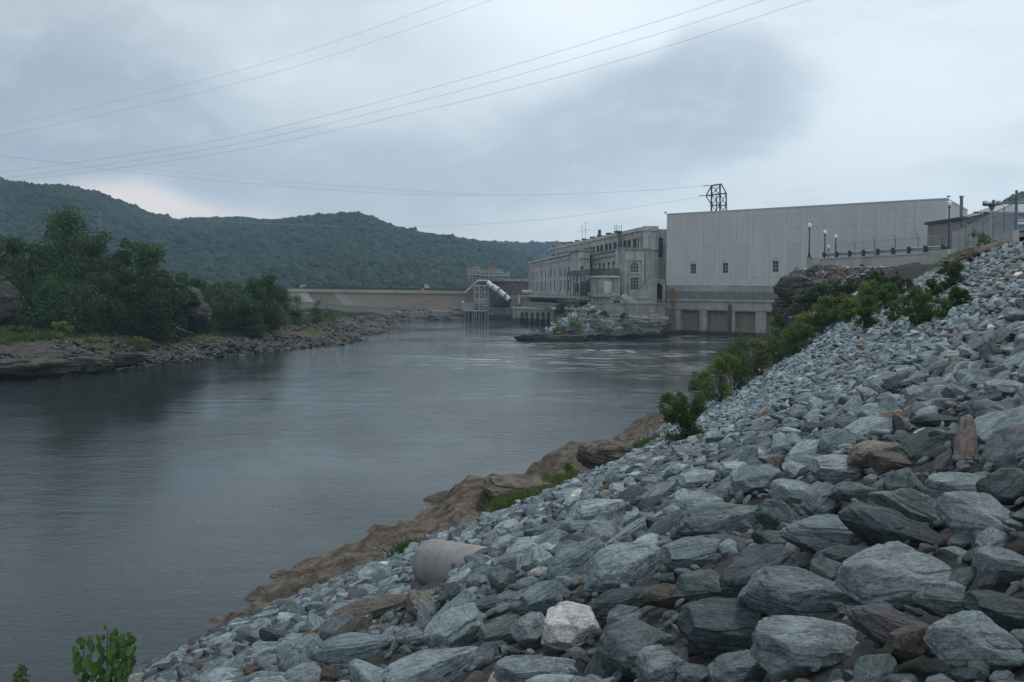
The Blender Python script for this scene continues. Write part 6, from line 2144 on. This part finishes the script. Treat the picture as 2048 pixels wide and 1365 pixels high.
def terrace():
    A = (36.6, 98.5); B_ = (42.9, 79.0); C_ = (35.0, 56.0); 
    mb = MB()
    poly = [(A[0] + .3, A[1]), (B_[0] + .4, B_[1]), (C_[0] + .4, C_[1]), (37, 52), (150, 40), (260, 120), (260, 240), (108, 204), (75, 140)]
    mb.add([(x, y, ZT - .12) for x, y in poly], [tuple(range(len(poly)))])
    mb.build('road', M['road'])['kind'] = 'structure'
    w_ = empty('retaining_wall', (A[0], A[1], 14), 'pale concrete retaining wall under the guard rail and fence', 'wall')
    FA = Face(A, B_); FB_ = Face(B_, C_)
    mb = MB(); FA.box(mb, 0, FA.L, -.4, 0, 12.5, ZT); FA.box(mb, 0, FA.L, -.5, .08, ZT, ZT + .15)
    FA.box(mb, -.3, 2.0, -.5, .25, 12.5, ZT + .3)
    FA.box(mb, FA.L - 1.8, FA.L + .4, -.7, .35, 12.5, ZT + .35)
    mb.build('parapet', M['conc_new'], w_)
    mb = MB()
    q = [FB_.pt(.4, -.4, 13), FB_.pt(FB_.L, -.4, 13), FB_.pt(FB_.L, 0, 13), FB_.pt(.4, 0, 13)]
    zt = [ZT - .1, ZT + .35, ZT + .35, ZT - .1]
    mb.hexa([q[3], q[2], q[1], q[0], (q[3].x, q[3].y, zt[0]), (q[2].x, q[2].y, zt[1]), (q[1].x, q[1].y, zt[1]), (q[0].x, q[0].y, zt[0])])
    mb.build('ramp_wall', M['conc_new'], w_)
    # guard rail
    gr = empty('guard_rail', FA.pt(1, -.9, ZT), 'grey steel guard rail along the top of the retaining wall', 'guard rail')
    mb = MB()
    for (b0, z0, b1, z1) in ((-.9, .45, -.82, .55), (-.82, .55, -.9, .65), (-.9, .65, -.82, .75), (-.82, .75, -.9, .85)):
        p = [FA.pt(1.2, b0, ZT + z0), FA.pt(FA.L - .5, b0, ZT + z0), FA.pt(FA.L - .5, b1, ZT + z1), FA.pt(1.2, b1, ZT + z1)]
        mb.add(p, [(0, 1, 2, 3)])
    mb.build('rail', M['galv'], gr)
    k = 1.6
    while k < FA.L:
        mb = MB(); FA.box(mb, k, k + .28, -.80, -.55, ZT - .1, ZT + .92); mb.build('post', M['steel_dark'], gr); k += 2.2
    # chain-link fence
    fe = empty('chain_link_fence', FA.pt(1, -3, ZT), 'chain-link security fence with barbed wire behind the guard rail', 'fence')
    runs = [(FA.pt(1.6, -2.6, ZT), FA.pt(FA.L + .5, -2.2, ZT)), (FB_.pt(.8, -.25, ZT), FB_.pt(FB_.L - .2, -.25, ZT + .35))]
    q_end = FB_.pt(FB_.L - .2, -.25, ZT + .35)
    runs.append((q_end, q_end + Vector((10, -1.5, .5))))
    pm = []
    for (a, b_) in runs:
        L = (b_ - a).length; n = max(2, int(L / 3.0)); 
        fh = 2.0
        rl = MB(); rl.tube(a + Vector((0, 0, fh)), b_ + Vector((0, 0, fh)), .035, .035, 5); rl.tube(a + Vector((0, 0, .9)), b_ + Vector((0, 0, .9)), .02, .02, 4); rl.tube(a + Vector((0, 0, .06)), b_ + Vector((0, 0, .06)), .02, .02, 4)
        rl.build('rail', M['galv'], fe)
        dirn = (b_ - a).normalized(); out = Vector((dirn.y, -dirn.x, 0)) * (1 if True else -1)
        if out.dot(a) > 0: out = -out
        for i in range(n + 1):
            p = a.lerp(b_, i / n); mb = MB()
            mb.tube(p, p + Vector((0, 0, fh + .05)), .04, .04, 6)
            mb.tube(p + Vector((0, 0, fh + .05)), p + Vector((0, 0, fh + .42)) + out * .3, .025, .02, 5)
            mb.build('post', M['steel'], fe)
        bw = MB()
        for j in range(3):
            o_ = Vector((0, 0, fh + .15 + .12 * j)) + out * .1 * (j + 1); bw.tube(a + o_, b_ + o_, .008, .008, 3)
        bw.build('barbed_wire', M['galv'], fe)
        # woven mesh
        ms = MB(); s_ = .16; k = -fh
        while k < L:
            for sg in (1, -1):
                t0, t1 = k, k + fh
                z0, z1 = (.06, fh) if sg == 1 else (fh, .06)
                ta, tb_ = max(t0, 0), min(t1, L)
                if tb_ > ta:
                    za_ = z0 + (z1 - z0) * (ta - t0) / fh; zb_ = z0 + (z1 - z0) * (tb_ - t0) / fh
                    ms.tube(a + dirn * ta + Vector((0, 0, za_)), a + dirn * tb_ + Vector((0, 0, zb_)), .007, .007, 3, cap=False)
            k += s_
        ms.build('mesh', M['galv'], fe)
    # tall end post
    p = q_end; mb = MB(); mb.tube(p + Vector((0, 0, -.6)), p + Vector((0, 0, 2.75)), .09, .09, 8); mb.lathe(p + Vector((0, 0, 2.75)), [(.11, 0), (.08, .06), (.01, .1)], 8)
    mb.build('end_post', M['steel'], fe)
    return FA, FB_


FA, FB_ = terrace()


def lamp(p, h, label, s=1.0):
    r = empty('street_lamp', p, label, 'street lamp', 'old-style street lamps along the terrace')
    mb = MB(); mb.lathe(p, [(.24 * s, 0), (.24 * s, .12), (.17 * s, .2), (.15 * s, .5), (.1 * s, .62), (.085 * s, 1.0), (.065 * s, h - .75), (.11 * s, h - .72), (.13 * s, h - .62), (.08 * s, h - .58)], 12)
    mb.build('post', M['lamp_black'], r)
    mb = MB(); mb.lathe(p + Vector((0, 0, h - .58)), [(.10 * s, 0), (.20 * s, .12), (.235 * s, .28), (.17 * s, .38)], 14); mb.build('globe', M['lamp_white'], r, smooth=True)
    mb = MB(); mb.lathe(p + Vector((0, 0, h - .2)), [(.25 * s, 0), (.22 * s, .06), (.1 * s, .16), (.03 * s, .2), (.05 * s, .25), (.01 * s, .32)], 12); mb.build('cap', M['lamp_white'], r)


for (tx, ty, lab, base) in ((1618.5, 447, 'black lamp post with white globe on the left end of the retaining wall', ZT + .3),
                            (1897.5, 402, 'tallest-looking black lamp post with white globe, on the pillar at the bend of the wall', ZT + .35),
                            (1650, 461, 'second lamp post from the end of the wall, behind the fence', ZT - .1),
                            (1671.5, 470, 'lamp post behind the second one, slightly lower', ZT - .1),
                            (1657, 491, 'smallest, farthest lamp, showing only its head above the guard rail', ZT - .1)):
    hgt = 4.6
    if tx in (1618.5, 1897.5):
        q = FA.pt(.8, -.15, base) if tx < 1700 else FA.pt(FA.L - .7, -.2, base)
        hgt = at(tx, ty, q.y).z - base
        q = Vector((at(tx, 500, q.y).x, q.y, base))
    else:
        t_ = atz(tx, ty, base + hgt); q = Vector((t_.x, t_.y, base))
    lamp(q, hgt, lab)


def terrace_buildings():
    # tan shed
    z = ZT - .1
    d = 112.0
    a = at(1855, 450, d); b_ = at(1926, 443, 104.0)
    zt = a.z
    FA2 = Face((a.x, a.y), (b_.x, b_.y))
    r = empty('tan_shed', (a.x, a.y, z), 'low tan building with a dark roof edge behind the fence', 'building')
    mb = MB(); FA2.box(mb, 0, FA2.L, -12, 0, z, zt); mb.build('wall', M['tan'], r)
    mb = MB(); FA2.box(mb, -.3, FA2.L + .2, -12.3, .3, zt, zt + .35); mb.build('roof', M['roof_dark'], r)
    mb = MB(); FA2.box(mb, 1.2, 1.3, .003, .05, z, zt - .6); FA2.box(mb, FA2.L - .4, FA2.L - .2, .003, .08, z, zt); mb.build('downpipe', M['steel'], r)
    # longer siding building further right
    c_ = at(1926, 446.5, 103.0); e_ = at(2012, 452, 92.0)
    FC = Face((c_.x, c_.y), (e_.x, e_.y)); zt2 = c_.z
    r = empty('siding_building', (c_.x, c_.y, z), 'long low building with pale vertical siding behind the sloping fence', 'building')
    mb = MB(); FC.box(mb, .2, FC.L, -8, -.5, z, zt2); k = .4
    while k < FC.L: FC.box(mb, k, k + .06, -.5, -.46, z, zt2 - .1); k += .45
    mb.build('wall', M['tan'], r)
    mb = MB(); FC.box(mb, .0, FC.L, -8.2, -.2, zt2, zt2 + .25); mb.build('roof', M['steel'], r)
    # grey gabled hall behind
    g0 = at(1978, 440, 150); g1 = at(2080, 440, 150)
    r = empty('grey_hall', (g0.x, 150, z), 'grey metal hall whose roof shows behind the security fence', 'building')
    mb = MB(); fb(mb, 1986, 424, 2100, 470, 150, 14); mb.build('wall', plain_mat('hall_metal', (.20, .25, .27), .6), r)
    p = [at(1982, 425, 149.5), at(2100, 425, 149.5), at(2100, 409, 156), at(1996, 409, 156)]
    mb = MB(); mb.add(p + [Vector((v.x, v.y + 14 if i < 2 else v.y + .3, v.z - .3)) for i, v in enumerate(p)], [(0, 1, 2, 3), (4, 7, 6, 5), (0, 4, 5, 1), (1, 5, 6, 2), (2, 6, 7, 3), (3, 7, 4, 0)])
    mb.build('roof', plain_mat('hall_roof', (.17, .21, .22), .6), r)
    # blue container
    r = empty('blue_container', at(2040, 466, 84), 'bright blue steel container behind the end of the fence', 'container')
    a0 = at(2023, 430, 82); a1 = at(2023, 463, 82)
    FB2 = Face((a0.x, a0.y), (a0.x + 6, a0.y - 3.8))
    mb = MB(); FB2.box(mb, 0, 7, -2.5, 0, a1.z, a0.z); k = .2
    while k < 6.8: FB2.box(mb, k, k + .14, .002, .07, a1.z + .2, a0.z - .2); k += .3
    mb.build('shell', M['blue'], r)
    mb = MB(); FB2.box(mb, -.2, 7.2, -2.7, .2, a0.z + .002, a0.z + .18); mb.build('roof', plain_mat('blue_roof', (.03, .10, .17), .6), r)
    mb = MB(); FB2.box(mb, .5, 1.4, .08, .1, a0.z - 1.0, a0.z - .75); FB2.box(mb, .5, 1.4, .08, .1, a0.z - .6, a0.z - .5); mb.build('stripe', M['lamp_white'], r)
    # chimney
    d = 118; p = at(1922.5, 448, d); q = at(1922.5, 395, d)
    r = empty('flue', p, 'thin tall metal flue against the end wall of the pale block', 'flue')
    mb = MB(); mb.tube((p.x, d, ZT), (p.x, d, q.z), .22, .22, 10); mb.build('shaft', M['steel'], r)
    mb = MB(); mb.lathe((p.x, d, q.z), [(.3, 0), (.36, .1), (.3, .22), (.05, .3)], 10); mb.build('cowl', M['steel_pale'], r)
    # round floodlight mast
    d = 96; p = at(1983, 470, d); q = at(1983, 412, d)
    r = empty('floodlight_mast', (p.x, d, ZT), 'tall mast with a ring of round floodlights on top', 'floodlight')
    mb = MB(); mb.tube((p.x, d, ZT), (p.x, d, q.z), .2, .16, 10); mb.build('pole', M['steel_pale'], r)
    mb = MB(); mb.lathe((p.x, d, q.z - .5), [(.2, 0), (.3, .35), (.42, .5)], 12); mb.lathe((p.x, d, q.z + .0), [(.2, 0), (.98, .05), (1.02, .22), (.2, .26)], 16); mb.build('ring', M['steel'], r)
    for k in range(6):
        t = 2 * math.pi * k / 6 + .2
        c2 = Vector((p.x + math.cos(t) * .82, d + math.sin(t) * .82, q.z + .25)); mb = MB(); mb.lathe(c2, [(.12, 0), (.19, .1), (.19, .3), (.1, .38)], 10); mb.build('floodlight', M['lamp_white'] if k % 2 else M['steel'], r)
    # twin-head lamp
    d = 100; p = at(1961.5, 470, d); q = at(1961.5, 426, d)
    r = empty('twin_lamp', (p.x, d, ZT), 'dark two-armed shoebox lamp between flue and floodlight mast', 'street lamp')
    mb = MB(); mb.tube((p.x, d, ZT), (p.x, d, q.z), .09, .08, 8); mb.tube((p.x - .55, d, q.z), (p.x + .5, d, q.z), .05, .05, 6); mb.build('pole', M['steel_dark'], r)
    for s_ in (-1, 1):
        mb = MB(); mb.box(p.x + s_ * .62 - .24, p.x + s_ * .62 + .24, d - .2, d + .2, q.z - .08, q.z + .12); mb.build('lamp_head', M['steel_dark'], r)


terrace_buildings()

# grass and plants on the crest at the right
def crest_pts(r, n):
    X = r.uniform(33, 47, n); Y = r.uniform(50, 75, n)
    Z = bank_z(X, Y)
    ok = (Z > 14.2) & (X < np.interp(Y, [50, 59, 79], [38, 37.8, 42.4]))
    return np.stack([X, Y, Z], 1)[ok]


grass_patch('grass', crest_pts, 16000, .42, M['leaf_grass'], 'green grass on the crest of the slope below the sloping wall', 44, .03)
p = hit(1957, 505) or at(1957, 500, 70)
tree((p.x, p.y, p.z - .2), 1.6, 1.7, 'thin little sumac tree growing against the sloping wall', M['leaf_mid'], 77, n=420, leaf=.09, name='sumac_tree', crown0=.5)
# soil-hollow scrub beneath the crest
for i, (bx, by, bw, bh, mt, lab) in enumerate([(1985, 482, 80, 16, 'leaf_mid', 'low green scrub on the crest below the end post'), (2030, 478, 60, 18, 'leaf_yellow', 'yellowish scrub at the right end of the crest'), (1920, 500, 40, 12, 'leaf_brown', 'brown scrub at the bend of the wall')]):
    q = hit(bx, by)
    if q is None: continue
    bush(q, bh / FPX * q.y, bw / FPX * q.y, lab, M[mt], 950 + i, n=1500, leaf=.08, group='scrub on the crest')

# cliff blocks of the knoll and hollow
for i, (x, y, w, h, lab, ds) in enumerate([(1590, 580, 70, 66, 'dark layered rock knoll standing out before the pale building', 0), (1575, 620, 50, 60, 'light shattered rock at the river side of the knoll', 0),
                                       (1640, 572, 80, 34, 'reddish rock shelf below the left end of the wall', 0), (1930, 520, 90, 30, 'dark undercut rock below the bend of the wall', 0), (1975, 500, 80, 18, 'flat layered rock below the grassy crest', 0)]):
    q = hit(x, y)
    if q is None: q = at(x, y, 99)
    outcrop('rock_outcrop', x, y, w, h, q.y + .5, lab, 660 + i, M['cliff'], dims=(1, .6, 1), rough=2.6, tilt=-.1 * i, sub=6)
# bedrock bulge by the water
for i, (x, y, w, h, lab) in enumerate([(1215, 915, 125, 62, 'rounded brown bedrock knob at the water by the grass'), (1040, 978, 150, 50, 'smooth brown and reddish bedrock hump behind the grass')]):
    q = hit(x, y + h * .3)
    outcrop('rock_outcrop', x, y, w, h, q.y + .6, lab, 680 + i, M['bedrock'], dims=(1, .8, 1), rough=1.6, sub=6)

# ================================================================= haze
m = bpy.data.materials.new('haze'); m.use_nodes = True
gg = G(m.node_tree); gg.n.clear()
pv = gg.node('ShaderNodeVolumePrincipled'); pv.inputs['Color'].default_value = (.50, .78, 1, 1); pv.inputs['Density'].default_value = .00022
pv.inputs['Anisotropy'].default_value = .2
ou = gg.node('ShaderNodeOutputMaterial'); gg.l.new(pv.outputs[0], ou.inputs['Volume'])
o = MB().box(-2300, 2300, -350, 2150, -5, 300).build('haze', m)
o['kind'] = 'stuff'; o['label'] = 'thin blue haze over the valley'
